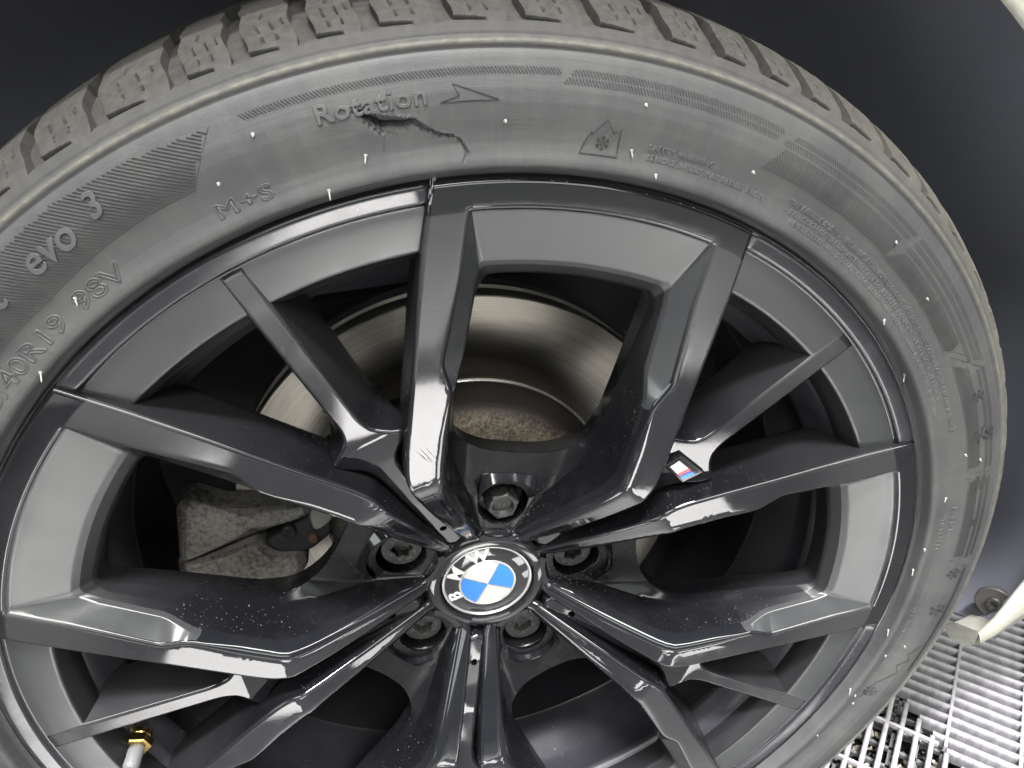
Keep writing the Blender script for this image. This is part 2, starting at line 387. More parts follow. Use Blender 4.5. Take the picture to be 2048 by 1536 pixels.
    # s2: sign that moves the outline inwards (into the face)
    ro = np.hypot(O[:, 0], O[:, 1]); flange = ro > 251.6
    O0 = sety(offset(O, s2 * 1.7), 0); O1 = sety(offset(O, s2 * .75), .16); O2 = sety(offset(O, s2 * .05), .62); O3 = sety(offset(O, -s2 * .45), 1.6)
    depth = np.where(flange, 2.5, np.clip((ro - 36) * .45, 3, 30)); out = np.where(flange, .9, np.where(ro > 118, 2.2, 1.0))
    O4 = sety(offset(O, -s2 * out), depth)
    O5 = offset(O4, s2 * 3); O5[:, 2] += np.where(flange, 0.2, 8)
    mb.rings([v3(r) for r in (O0, O1, O2, O3, O4, O5)], m=[0, 0, 0, 2, 2], flip=(s2 == -1))
    fill(mb, O0, [R0], Ytx, 3.2, 0)
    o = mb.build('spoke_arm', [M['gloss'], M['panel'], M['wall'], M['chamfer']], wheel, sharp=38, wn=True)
    bm = bmesh.new(); bm.from_mesh(o.data); bmesh.ops.remove_doubles(bm, verts=bm.verts, dist=1e-6)
    def near(f, q): c = f.calc_center_median(); return math.hypot(c.x, c.z - .0574) < q and .046 < c.y < .0505
    for q, cuts_ in ((.030, 2), (.020, 1), (.0185, 1)):
        es = list({e for f in bm.faces if near(f, q) for e in f.edges}); bmesh.ops.subdivide_edges(bm, edges=es, cuts=cuts_, use_grid_fill=True)
    bmesh.ops.delete(bm, geom=[f for f in bm.faces if near(f, .0150)], context='FACES')
    bm.to_mesh(o.data); bm.free(); o.data.set_sharp_from_angle(angle=R(38))
    return o
arm = make_arm(); arms = [arm]

# --- the outer rim part and thin spoke between two arms (frame: pair axis = +Z)
def make_web(sh=0.0, name='thin_spoke'):
    root = None
    mb = MB()
    N = 60; A = 19.9
    prof = [(252.5, .9), (251.7, .55), (250.6, .7), (246.2, 1.7), (245.2, 2.1), (244.7, 2.9), (244.2, 3.9), (243.4, 4.3), (242.2, 4.15), (238, 4.5), (226.5, 5.9), (225.2, 6.3), (224.4, 7.2), (221.5, 13), (219.5, 17.5), (221, 30)]
    ts = [R(-A + 2 * A * i / (N - 1)) for i in range(N)]
    # ends of the pale band are rounded down beside the arms
    rings = []
    for r, y in prof:
        ring = []
        for t in ts:
            e = (R(A) - abs(t)) * r      # mm from the arm wall
            g = 1.8 * math.exp(-max(e - 1.4, 0) / 1.0) if r > 243.5 else 0
            ring.append((r * math.sin(t) * mm, (y + g) * mm, r * math.cos(t) * mm))
        rings.append(ring)
    mb.rings(rings, closed=False, m=[2] * 7 + [1] * 4 + [3] * 4, flip=True)
    def ya(a):
        k = [(38, 41.5), (59, 35.5), (90, 24), (115, 17), (130, 13), (143, 10.8), (150, 10.3), (189, 7.6), (222, 5.2), (229, 4.9), (236, 4.25), (243.5, 3.75)]
        return float(np.interp(a, [p[0] for p in k], [p[1] for p in k]))
    yf = lambda x, z: ya(z)
    s = sh
    T = outline(mirror([(0, 243.6, 0), (5.3, 243.2, 0, .6), (4.9, 215, 0, 2), (4.8, 157 + s, 0, 6), (7.0, 149.5 + s, 0, 3), (12, 145 + s, 0, 3), (19.0 + s * .3, 140.5 + s, 0, 2), (17.0, 136.5 + s * .5, 0, 1.5), (7.5, 128.5, 0, 5), (5.4, 116, 0, 4), (5.0, 80, 0, 3), (4.6, 44, 0, 2), (0, 42, 0)]), sub=6)
    def sy(P, d=0.):
        Q = P.copy(); dd = d if np.ndim(d) else np.full(len(P), d)
        Q[:, 2] = [ya(z) + e for (_, z, __), e in zip(P, dd)]; return Q
    T = sy(T)
    s2 = 1 if abs(offset(T, 1.)[len(T) // 2 // 3, 0]) < abs(T[len(T) // 2 // 3, 0]) else -1
    z = T[:, 1]; thin = np.clip((z - (139 + s)) / 8, 0, 1) * (z < 242)
    T0 = sy(offset(T, s2 * 1.4)); T1 = sy(offset(T, s2 * .6), .17); T2 = sy(offset(T, -s2 * .05), .65); T3 = sy(offset(T, -s2 * .5), 1.3)
    T4 = sy(offset(T, -s2 * (.9 + thin * 2.2)), 3.0 + thin * 5); T5 = sy(offset(T, -s2 * (1.2 + thin * 5.6)), 5.5 + thin * 15); T6 = sy(offset(T, -s2 * (1.3 + thin * 6.2)), 8 + thin * 20)
    T7 = offset(T6, s2 * 4 * (thin + .1)); T7[:, 2] += 4
    mb.rings([v3(r) for r in (T0, T1, T2, T3, T4, T5, T6, T7)], m=[0, 0, 0, 3, 3, 3, 3], flip=(s2 == -1))
    hole = np.array([[2.1 * math.cos(q), 59.5 + 2.1 * math.sin(q), ya(59.5 + 2.1 * math.sin(q))] for q in np.linspace(0, 2 * math.pi, 20, endpoint=False)])
    fill(mb, T0, [hole], yf, 2.6, 0)
    h2 = hole.copy(); h2[:, 2] += 6; mb.rings([v3(hole), v3(h2)], m=3); mb.rings([v3(hole), v3(h2)], m=3, flip=True)
    # floor below the fork
    U = [(-10, 36), (10, 36), (12, 70), (15, 100), (20, 118), (25, 133), (24, 141 + s), (12, 143 + s), (-12, 143 + s), (-24, 141 + s), (-25, 133), (-20, 118), (-15, 100), (-12, 70)]
    U = np.array([(a, b, ya(b) + 9.5) for a, b in U]); U2 = U.copy(); U2[:, 2] += 22
    mb.add(v3(U), [tuple(range(len(U)))], 3)
    k = len(U); mb.rings([v3(U), v3(U2)], m=3); mb.rings([v3(U), v3(U2)], m=3, flip=True)
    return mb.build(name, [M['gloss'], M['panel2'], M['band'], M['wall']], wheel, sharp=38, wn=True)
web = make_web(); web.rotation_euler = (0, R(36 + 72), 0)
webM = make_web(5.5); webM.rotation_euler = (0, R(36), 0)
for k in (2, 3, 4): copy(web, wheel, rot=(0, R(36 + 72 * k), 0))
arm.rotation_euler = (0, 0, 0)

# --- crescent trim above each bolt and small lip beside the cap
def crescent(parent):
    top = [(-16.6, 77.0), (-15.8, 79.2), (-12, 80.1), (-6, 80.8), (0, 81.0), (6, 80.8), (12, 80.1), (15.8, 79.2), (16.6, 77.0)]
    bot = [(-17.0, 66.5), (-15.4, 70.2), (-11.8, 74.0), (-6.5, 76.6), (0, 77.4), (6.5, 76.6), (11.8, 74.0), (15.4, 70.2), (17.0, 66.5)]
    mb = MB(); loop = top + bot[::-1]
    lo = np.array([(a, b, 0) for a, b in loop], float)
    up_, dn = [], []
    f = lo.copy(); f[:, 2] = [45.6 if i < len(top) else 41.6 for i in range(len(loop))]
    c = f[:, :2].mean(0)
    g = f.copy(); g[:, 2] += .5; e = f.copy(); e[:, 2] = 52
    q = f.copy(); q[:, 0] *= .975; q[:, 2] -= .35; q[:, 1] = q[:, 1] + np.where(np.arange(len(loop)) < len(top), -.5, .5)
    mb.rings([v3(q), v3(f), v3(g), v3(e)], m=0); mb.rings([v3(q), v3(f), v3(g), v3(e)], m=0, flip=True)
    n = len(top); Q = v3(q)
    mb.add(Q, [(i, i + 1, 2 * n - 2 - i, 2 * n - 1 - i) for i in range(n - 1)])
    return mb.build('bolt_surround', M['gloss'], parent, sharp=30)
crescent(arm)
# bolt well: conical seat sunk in the pad and a raised lip
def well(parent):
    prof = [(16.2, 49.2), (15.6, 48.2), (14.8, 48.0), (14.1, 48.8), (13.8, 51), (13.6, 58), (9, 59.5), (2, 60)]
    mb = MB(); n = 48
    rings = [[(r * math.cos(q) * mm, y * mm, (57.4 + r * 1.0 * math.sin(q)) * mm) for q in np.linspace(0, 2 * math.pi, n, endpoint=False)] for r, y in prof]
    mb.rings(rings, m=0); mb.rings(rings, m=0, flip=True)
    return mb.build('bolt_seat', M['wall'], parent, sharp=40)
well(arm)
# little bright lip by the centre cap
mb = MB(); q = [(-11.5, 35.2), (-9, 38.4), (-6, 36.8), (0, 36.2), (6, 36.8), (9, 38.4), (11.5, 35.2), (10, 33.6), (-10, 33.6)]
P = np.array([(a, b, 42.4) for a, b in q], float); P2 = P.copy(); P2[:, 2] = 48
mb.rings([v3(P), v3(P2)]); mb.rings([v3(P), v3(P2)], flip=True); mb.add(v3(P), [tuple(range(len(q)))]); mb.build('cap_lip', M['gloss'], arm, sharp=20, smooth=False)
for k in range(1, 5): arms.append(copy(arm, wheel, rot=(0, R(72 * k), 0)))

# --- centre: ring, cap, emblem
lathe([(38.5 * mm, 45.5 * mm), (36.5 * mm, 43.6 * mm), (33.5 * mm, 42.3 * mm), (30.2 * mm, 42.1 * mm), (29.2 * mm, 42.8 * mm), (28.8 * mm, 45 * mm), (28.5 * mm, 52 * mm)], 160, name='hub_ring', material=M['gloss'], parent=wheel)
capo = empty('centre_cap', parent=wheel)
def lay(prof, name, m_, par=capo, n=128, **kw): return lathe([(r * mm, y * mm) for r, y in prof], n, name=name, material=m_, parent=par, **kw)
lay([(28.3, 48), (28.2, 45.0), (27.7, 44.3), (27.0, 44.15), (26.3, 44.6), (26.1, 45.2)], 'chrome_rim', M['silver'])
lay([(26.3, 45.2), (22, 44.3), (17.4, 43.75), (17.0, 43.9)], 'black_ring', M['capblack'])
lay([(17.9, 43.9), (17.6, 43.25), (16.8, 43.1), (16.3, 43.4)], 'inner_ring', M['silver'])
def dome(r): return 43.35 - .8 * (1 - (r / 16.5) ** 2)
EM = -23.5  # clock angle of the emblem in the wheel's own frame
for k in range(4):
    t0 = R(15 + 90 * k); mb = MB(); rs = [0.35, 4, 8, 12, 16.3]
    ring = []
    for r in rs:
        e = math.asin(min(.45 / r, .9)) if r > .5 else R(40)
        ring.append([(r * math.sin(t0 + e + (R(90) - 2 * e) * i / 16) * mm, dome(r) * mm, r * math.cos(t0 + e + (R(90) - 2 * e) * i / 16) * mm) for i in range(17)])
    mb.rings(ring, closed=False, flip=True)
    mb.build('emblem_quarter', M['blue'] if k % 2 == 0 else M['cream'], capo)
lay([(16.6, 43.5), (8, dome(8) + .25), (.1, dome(0) + .25)], 'emblem_base', M['silver'])

def text_mesh(body, size, warp, extrude=.0, outline_r=None, shear=0, bold=0.0, align='CENTER', space=1.0, res=4):
    c = bpy.data.curves.new('t', 'FONT'); c.body = body; c.size = size; c.align_x = align; c.shear = shear; c.resolution_u = res; c.space_character = space
    if outline_r: c.fill_mode = 'NONE'; c.bevel_depth = outline_r; c.bevel_resolution = 1; c.offset = bold
    else: c.extrude = extrude; c.offset = bold; c.bevel_depth = extrude * .35; c.bevel_resolution = 1
    o = bpy.data.objects.new('t', c); COL.objects.link(o)
    dg = bpy.context.evaluated_depsgraph_get(); me = bpy.data.meshes.new_from_object(o.evaluated_get(dg))
    bpy.data.objects.remove(o)
    bm = bmesh.new(); bm.from_mesh(me)
    for it in range(3):
        le = [e for e in bm.edges if e.calc_length() > size * .3]
        if not le: break
        bmesh.ops.subdivide_edges(bm, edges=le, cuts=1)
    bm.to_mesh(me); bm.free()
    co = np.empty(len(me.vertices) * 3); me.vertices.foreach_get('co', co); co = co.reshape(-1, 3)
    me.vertices.foreach_set('co', np.array([warp(*p) for p in co]).ravel()); me.update()
    return me
def capwarp(deg, rb):
    th = R(deg)
    def w(x, y, z): r = rb + y; t = th + x / (rb + .003); return (r * math.sin(t), (float(np.interp(r * 1000, [17, 22, 26.3], [43.85, 44.3, 45.2])) - .1) * mm - z, r * math.cos(t))
    return w
for ch, a in (('B', -122), ('M', -73), ('W', -24)):
    me = text_mesh(ch, .0112, capwarp(a, .0180), extrude=.0004, bold=.0001); link('letter', me, M['letter'], capo)

# --- badge on one fork
badge = empty('stripe_badge', parent=wheel); badge.rotation_euler = (0, R(36), 0)
def slab(pts, y0, y1, name, m_, par, inset=.4):
    P = np.array([(a, b, y0) for a, b in pts], float); c = P[:, :2].mean(0)
    Q = P.copy(); d = P[:, :2] - c; Q[:, :2] = c + d * (1 - inset / np.linalg.norm(d, axis=1))[:, None]; P1 = P.copy(); P1[:, 2] = y0 + inset * .7; P2 = P.copy(); P2[:, 2] = y1
    mb = MB(); 
    for fl in (False, True): mb.rings([v3(Q), v3(P1), v3(P2)], flip=fl)
    mb.add(v3(Q), [tuple(range(len(P)))]); return mb.build(name, m_, par, sharp=25)
# ------------------------------------------------------------------ flange and barrel
lathe([(251.9 * mm, 2.2 * mm), (252.6 * mm, .5 * mm), (252.9 * mm, .25 * mm), (253.3 * mm, .7 * mm), (254.0 * mm, 2.4 * mm), (255.2 * mm, 3.4 * mm), (256.6 * mm, 2.4 * mm), (257.8 * mm, .3 * mm), (258.9 * mm, -1.0 * mm), (260.5 * mm, .2 * mm)], 512, name='rim_flange', material=M['gloss'], parent=wheel, flip=False)
lathe([(r * mm, y * mm) for r, y in [(246, 14), (232, 15), (221, 19), (216.5, 28), (214.5, 32), (211.2, 35), (210.2, 38), (211.2, 41), (213.5, 43.5), (213.5, 60), (212.5, 63), (212.5, 96), (211.3, 98), (212.5, 100.5), (212.5, 150), (214, 165), (224, 185), (228, 212), (240, 216), (250, 218)]], 256, name='rim_barrel', material=M['barrel'], parent=wheel, sharp=50)

# --- curb rash, scratches and crumbs
M['scuff'] = mat('bare_scuffed_metal', (.42, .41, .44), .35, .6)
def wp(x, z, dy=-.05): return (x * mm, (Ytx(x, z) + dy) * mm, z * mm)
mb = MB()
def sliver(x0, z0, x1, z1, w):
    d = np.array([x1 - x0, z1 - z0]); L = np.hypot(*d) + 1e-6; n_ = np.array([-d[1], d[0]]) / L * w
    mx, mz = (x0 + x1) / 2 + random.uniform(-.2, .2), (z0 + z1) / 2
    mb.add([wp(x0, z0), wp(mx + n_[0], mz + n_[1]), wp(x1, z1), wp(mx - n_[0], mz - n_[1]), wp(mx, mz, -.16)], [(0, 4, 1), (1, 4, 2), (2, 4, 3), (3, 4, 0), (0, 1, 4), (1, 2, 4), (2, 3, 4), (3, 0, 4)])
for i in range(26):
    z0 = random.uniform(234, 251.5); x0 = -70.0 - random.uniform(-.9, .9); sliver(x0, z0, x0 + random.uniform(-.25, .25), z0 + random.uniform(-4, -1.2), random.uniform(.08, .22))
for i in range(7): a = random.uniform(-12, -4) if i > 3 else random.uniform(2, 9); r_ = 252.1; sliver(*pr(r_, a), *pr(r_ - .2, a + random.uniform(.1, .35)), .12)
mb.build('curb_rash', M['scuff'], wheel, smooth=False, kind='stuff')
M['scratch'] = mat('dark_scratch', (.02, .02, .021), .6)
mb = MB()
for (x0, z0, x1, z1) in ((-61.5, 121.5, -54, 114.8), (-60.6, 123.5, -52.8, 116.0), (-57.8, 124.4, -51.6, 117.4), (-56.5, 119.0, -52.6, 115.2), (-59, 119.6, -56, 116.8)): sliver(x0, z0, x1, z1, .14)
mb.build('scratch', M['scratch'], wheel, smooth=False, kind='stuff')
M['crumb'] = mat('pale_dirt', (.32, .31, .28), .7)
mb = MB()
def crumb(x, y, z, s_):
    P = [Vector((random.uniform(-1, 1), random.uniform(-1, 1), random.uniform(-1, 1))).normalized() * s_ * random.uniform(.6, 1) for _ in range(5)]
    b = Vector((x, y, z)) * mm; mb.add([tuple(b + p * mm) for p in P], [(i, j, k) for i in range(5) for j in range(i + 1, 5) for k in range(j + 1, 5)])
for i in range(260):       # loose grit on the faces that look up
    a = random.uniform(-90, 100); r_ = random.uniform(60, 250); crumb(r_ * math.sin(R(a)), Yt(r_) - .02, r_ * math.cos(R(a)), random.uniform(.04, .16) * (1 if random.random() > .05 else 1.8))
for cx, cz in ((-63.5, 124.0),):
    for i in range(24): crumb(cx + random.uniform(-3, 2.5), 9.6 + random.uniform(-.4, .6), cz + 12 + random.uniform(-1, 1), random.uniform(.2, .6))
mb.build('grit', M['crumb'], wheel, smooth=False, kind='stuff')
# ------------------------------------------------------------------ lug bolts
def bolt_at(k): return (0, R(72 * k), 0)
def bolt_round():
    root = empty('lug_bolt', parent=wheel)
    mb = MB(); n = 48; cx, cz = 0, 56.8
    def circ(r, y, lob=0.): return [((cx + (r * (1 + lob * math.cos(6 * q))) * math.cos(q)) * mm, y * mm, (cz + (r * (1 + lob * math.cos(6 * q))) * math.sin(q)) * mm) for q in np.linspace(0, 2 * math.pi, n, endpoint=False)]
    for fl in (False, True):
        mb.rings([circ(12.2, 58), circ(12.2, 53.6), circ(11.6, 53.0), circ(6.0, 53.0, .13), circ(5.8, 53.3, .13), circ(5.8, 58, .13), circ(.2, 58.4)], m=0, flip=fl)
    o = mb.build('bolt_head', M['bolt'], root, sharp=35)
    return root
def bolt_hex():
    root = empty('lug_bolt', parent=wheel); root['label'] = 'lug bolt with a taller hexagonal head'
    mb = MB(); n = 48; cx, cz = 0, 56.8
    def hexr(q, r): a = (q % R(60)) - R(30); return r * math.cos(R(30)) / math.cos(a) * 1.0
    def hx(r, y, mixr=0.): return [((cx + (hexr(q, r) * (1 - mixr) + r * .87 * mixr) * math.cos(q + .35)) * mm, y * mm, (cz + (hexr(q, r) * (1 - mixr) + r * .87 * mixr) * math.sin(q + .35)) * mm) for q in np.linspace(0, 2 * math.pi, n, endpoint=False)]
    for fl in (False, True):
        mb.rings([hx(10.0, 60), hx(9.6, 46.2), hx(9.0, 45.2, .5), hx(7.4, 45.0, 1), hx(7.2, 45.3, 1), hx(6.9, 47.5, 1), hx(6.2, 48.6, 1), hx(.2, 48.9, 1)], m=0, flip=fl)
    mb.build('bolt_head', M['bolt'], root, sharp=30)
    return root
b0 = bolt_hex()
b1 = bolt_round(); b1.rotation_euler = bolt_at(4)
for k in (1, 2, 3): copy(b1, wheel, rot=bolt_at(k))

# ------------------------------------------------------------------ tyre
TP = [(247, 4.0), (254.5, 2.6), (255.9, .8), (256.8, -2.2), (257.5, -4.6), (258.7, -5.8), (260.6, -6.0), (263.5, -5.3), (267, -4.9), (271, -5.5), (276, -6.9), (281, -7.8), (286, -7.4), (292, -5.8), (295.6, -4.7), (297.4, -4.0), (298.4, -3.3), (298.9, -2.7), (299.4, -3.3), (300.2, -3.9), (301.2, -3.8), (302.0, -3.2), (302.5, -1.5), (303.0, -.9), (303.6, -1.2), (304.6, -.7), (306.5, .3), (308.2, 1.8), (310, 4.0), (312, 7.6), (314.3, 12), (316.3, 16), (318, 20), (319.6, 25), (321, 31), (324, 50), (325.6, 66), (327.2, 90), (328.3, 122)]
TPn = np.array(TP); seglen = np.r_[0, np.cumsum(np.hypot(*np.diff(TPn, axis=0).T))]
def smoothprof():
    s = np.arange(0, seglen[-1], .45)
    r = np.interp(s, seglen, TPn[:, 0]); y = np.interp(s, seglen, TPn[:, 1])
    k = np.array([1, 2, 3, 2, 1.]) / 9
    r2 = np.r_[r[:2], np.convolve(r, k, 'valid'), r[-2:]]; y2 = np.r_[y[:2], np.convolve(y, k, 'valid'), y[-2:]]
    return s, r2, y2
ps, prr, pyy = smoothprof()
def PY(r): return float(np.interp(r, prr[:], pyy[:]))
pn = np.stack([np.gradient(prr), np.gradient(pyy)], 1); pn /= np.linalg.norm(pn, axis=1)[:, None]
pnr, pny = -pn[:, 1] * -1, pn[:, 0] * -1      # outward normal (r, y): (dy, -dr)
s_sh = float(np.interp(306.8, prr, ps))

tyre = empty('tyre', parent=wheel)
def seg_d(px, pz, a, b):
    ab = np.array(b) - a; L = ab @ ab + 1e-12; u = np.clip(((px - a[0]) * ab[0] + (pz - a[1]) * ab[1]) / L, 0, 1)
    cr = ab[0] * (pz - a[1]) - ab[1] * (px - a[0])
    return np.hypot(px - a[0] - u * ab[0], pz - a[1] - u * ab[1]), cr, u
def polyd(px, pz, pts):
    D = np.full(px.shape, 1e9); S_ = np.zeros(px.shape); U = np.zeros(px.shape)
    for i in range(len(pts) - 1):
        d, c, u = seg_d(px, pz, np.array(pts[i]), np.array(pts[i + 1])); w = d < D
        D = np.where(w, d, D); S_ = np.where(w, np.sign(c), S_); U = np.where(w, (i + u) / (len(pts) - 1), U)
    return D, S_, U
GASH = dict(
    crack=[(-20.9, 283.6), (-20.2, 282.6), (-19.9, 279.5), (-19.2, 276.0), (-18.3, 275.8), (-17.6, 275.6), (-16.9, 276.9), (-16.1, 273.8), (-15.0, 271.0), (-14.1, 270.2), (-13.5, 268.9), (-13.1, 266.0), (-13.0, 263.8), (-13.3, 260.5)],
    up=[(-21.3, 284.4), (-20.1, 283.0), (-18.9, 280.6), (-17.6, 278.9), (-16.7, 277.5)],
    down=[(-19.2, 276.0), (-19.15, 272.0), (-19.5, 267.7)])
def g2(l): return [(R(a) * 272, r) for a, r in l]
def build_tyre():
    th = np.concatenate([np.arange(-180, -24, .5), np.arange(-24, -10, .075), np.arange(-10, 180, .5)]); th = np.radians(th); n = len(th)
    cut = ps < np.interp(326, prr, ps)
    idx = np.where(cut)[0]
    keep = [i for i in idx if (i % 2 == 0 or 254 < prr[i] < 288 or 297 < prr[i] < 308)]
    rr = prr[keep]; yy = pyy[keep]; nr = pnr[keep].copy(); ny = pny[keep].copy()
    inset = np.clip((rr - 306.8) / 5, 0, 1) * 4.4
    RR, TT = np.meshgrid(rr, th, indexing='ij'); X = TT * 272
    disp = -np.repeat(inset[:, None], n, 1)
    act = (TT > R(-23.5)) & (TT < R(-10.5)) & (RR > 256) & (RR < 290)
    x = X[act]; z = RR[act]
    fz = np.sin(x * 5.3 + 2 * np.sin(z * 3.1)) * np.sin(z * 6.1 + np.cos(x * 4.3))
    nz = .35 * fz + .45 * np.sin(x * 2.1) * np.sin(z * 1.7 + 1) + .3 * np.sin(x * 4.7 + z * 3.1) + .15 * np.sin(x * 9 - z * 7)
    D, Sg, U = polyd(x + .2 * fz, z + .4 * nz, g2(GASH['crack']))
    w = np.interp(U, [0, .1, .3, .5, .62, .75, .9, 1], [.5, 1.3, 1.5, .8, .5, .22, .5, .3]) * (1 + .45 * nz)
    dep = np.interp(U, [0, .15, .4, .6, .85, 1], [1.2, 2.6, 2.6, 1.8, 1.4, .7])
    d = -dep * np.exp(-(D / np.maximum(w, .15)) ** 2)
    d += .55 * np.exp(-((D - w * 1.9) / .4) ** 2) * (Sg > 0) * np.clip(.4 + 1.1 * nz, 0, 1.6)          # torn lip on the outer side
    # gouge between the upper line and the crack
    G = np.array([(a, b, 0) for a, b in (g2(GASH['up']) + g2([(-16.9, 276.9), (-17.6, 275.6), (-18.3, 275.8), (-19.2, 276.0), (-19.9, 279.5), (-20.6, 282.4)]))])
    ins = inside(G, x, z); Du, _, _ = polyd(x, z + .3 * nz, g2(GASH['up']))
    d += np.where(ins, -np.clip(Du * 1.1, 0, 4.6) - .4 * nz, 0)
    d += np.where(~ins & (z > 276), .7 * np.exp(-(Du / .9) ** 2) * np.clip(.5 + nz, 0, 1.4), 0)
    D2, _, _ = polyd(x + .3 * nz, z, g2(GASH['down'])); d += -.5 * np.exp(-(D2 / .22) ** 2)
    FL = np.array([(a, b, 0) for a, b in g2(GASH['down'][::-1] + GASH['crack'][4:] + [(-16, 260), (-19.5, 262)])])
    fi = inside(FL, x, z); df = mindist(FL, x, z)
    d += np.where(fi, (-.35 * np.clip(df / .8, 0, 1) + .04 * nz) * np.clip((z - 263) / 5, 0, 1), 0)
    disp[act] += d
    r_ = RR + disp * nr[:, None]; y_ = yy[:, None] + disp * ny[:, None]
    rings = []
    V = np.stack([r_ * np.sin(TT), y_, r_ * np.cos(TT)], -1) * mm
    # far side of the tyre (plain) mirrored
    extra = [(323, 122), (323, 190), (318, 215), (300, 240), (280, 247), (262, 240), (250, 225)]
    E = np.array([[(r * math.sin(t), y, r * math.cos(t)) for t in th] for r, y in extra]) * mm
    V = np.concatenate([V, E])
    # flatten at the ground (world z = 0)
    ca, sa = math.cos(R(15)), math.sin(R(15)); wz = -V[..., 0] * sa + V[..., 2] * ca; dz = np.maximum(.0015 - HUBZ - wz, 0)
    V[..., 0] -= sa * dz; V[..., 2] += ca * dz
    mb = MB(); mb.rings(list(V), flip=False)
    return mb.build('carcass', M['rubber'], tyre)
build_tyre()
rubber = M['rubber']
def tw(deg, rb, xs=1.):
    th = R(deg)
    def w(x, y, z):
        x *= xs
        r = rb + y * 1000; t = th + x * 1000 / (rb + 3)
        return (r * mm * math.sin(t), (PY(r)) * mm - z, r * mm * math.cos(t))
    return w
def ttext(body, deg, rb, h, kind='raised', shear=0, space=1., bold=0., res=3, xs=1., align='CENTER'):
    if kind == 'raised': me = text_mesh(body, h / 700, tw(deg, rb, xs), extrude=.00052, shear=shear, bold=bold, space=space, res=res, align=align)
    elif kind == 'fine': me = text_mesh(body, h / 700, tw(deg, rb, xs), outline_r=.00024, shear=shear, space=space, res=2, align=align)
    else: me = text_mesh(body, h / 700, tw(deg, rb, xs), outline_r=.00033, shear=shear, space=space, res=res, align=align)
    return link('raised_lettering', me, rubber, tyre)
ttext('Rotation', -19.6, 282.2, 6.3, 'raised', bold=.00005, space=1.06, xs=1.2)
ttext('evo', -44.9, 281.3, 10.3, 'raised', shear=.2, bold=.0001, space=1.0, xs=1.05)
ttext('3', -40.3, 284.4, 8.6, 'raised', shear=.15, bold=.0001, xs=1.05)
ttext('t', -50.6, 281.6, 9.6, 'raised', shear=.2, bold=.0001, xs=1.2)
ttext('M+S', -31.0, 263.6, 5.3, 'line', space=1.15, xs=1.5)
ttext('98V', -47.2, 263.2, 6.8, 'line', space=1.02, xs=1.5, align='LEFT')
ttext('245/40R19', -48.7, 262.8, 6.8, 'line', space=1.02, xs=1.5, align='RIGHT')
ttext('SAFETY WARNING :', 5.6, 269.0, 2.2, 'fine', space=1.15)
ttext('SERIOUS INJURY MAY RESULT FROM :', 8.6, 265.2, 2.2, 'fine', space=1.12)
ttext('- TIRE FAILURE DUE TO UNDERINFLATION/OVERLOADING - FOLLOW OWNER\'S MANUAL OR TIRE PLACARD IN VEHICLE', 35.8, 269.2, 2.1, 'fine', space=1.14)
ttext('- EXPLOSION OF TIRE/RIM ASSEMBLY DUE TO IMPROPER MOUNTING - NEVER EXCEED THE MAXIMUM', 33.6, 265.6, 2.1, 'fine', space=1.14)
ttext('NEVER EXCEED 40PSI (275KPA) TO SEAT BEADS - ONLY SPECIALLY TRAINED PERSONS SHOULD MOUNT TIRES', 35.0, 262.2, 2.0, 'fine', space=1.12)
ttext('RADIAL', 69.3, 271.0, 2.9, 'fine', space=1.5)
ttext('TUBELESS', 71.6, 265.6, 2.9, 'fine', space=1.5)
ttext('2051 0015', 86.5, 266.5, 3.0, 'fine', space=1.4)

def surf(deg, r, up_=0.): t = R(deg); return (r * mm * math.sin(t), (PY(r) - up_) * mm, r * mm * math.cos(t))
def ridge(mb, pts, w=.35, h=.35):
    """a raised rib along points (deg, r)"""
    L, Rr, T = [], [], []
    P = np.array([(R(a) * 280, r) for a, r in pts]); d = np.gradient(P, axis=0); d /= np.linalg.norm(d, axis=1)[:, None] + 1e-9
    nn = np.stack([-d[:, 1], d[:, 0]], 1)
    for p, q in zip(P, nn):
        for arr, k, up_ in ((L, w, -.15), (T, 0, h), (Rr, -w, -.15)):
            z = p + q * k; arr.append(surf(math.degrees(z[0] / 280), z[1], up_))
    mb.rings([L, T, Rr], closed=False); mb.rings([L, T, Rr], closed=False, flip=True)
# arrow, mountain with snow flake, big check mark: raised outlines
def lines(name, polys, w=.3, h=.4, sub=4):
    mb = MB()
    for pl in polys:
        Q = []
        for i in range(len(pl) - 1):
            for k in range(sub): u = k / sub; Q.append((pl[i][0] * (1 - u) + pl[i + 1][0] * u, pl[i][1] * (1 - u) + pl[i + 1][1] * u))
        Q.append(pl[-1]); ridge(mb, Q, w, h)
    return mb.build(name, rubber, tyre)
lines('arrow_mark', [[(-14.7, 282.1), (-10.4, 282.1), (-13.7, 287.9), (-13.3, 284.0), (-14.7, 282.1)]], .28, .4)
def flake(cx, cr, s, deg0=0):
    out = []
    for k in range(6):
        a = R(60 * k + deg0); ex, er = math.cos(a), math.sin(a)
        def P(u, v): dx = (ex * u - er * v) * s; dr = (er * u + ex * v) * s; return (cx + math.degrees(dx / 280), cr + dr)
        out.append([P(.12, 0), P(1, 0)]); out.append([P(.55, 0), P(.8, .25)]); out.append([P(.55, 0), P(.8, -.25)])
    return out
lines('mountain_mark', [[(-3.6, 264.2), (-.3, 264.2), (-.45, 274.6), (-1.0, 272.6), (-1.8, 277.4), (-2.75, 271.2), (-2.95, 272.4), (-3.6, 264.2)]], .3, .4)
lines('snowflake_mark', flake(-1.75, 268.6, 3.0, 30), .2, .35, 2)
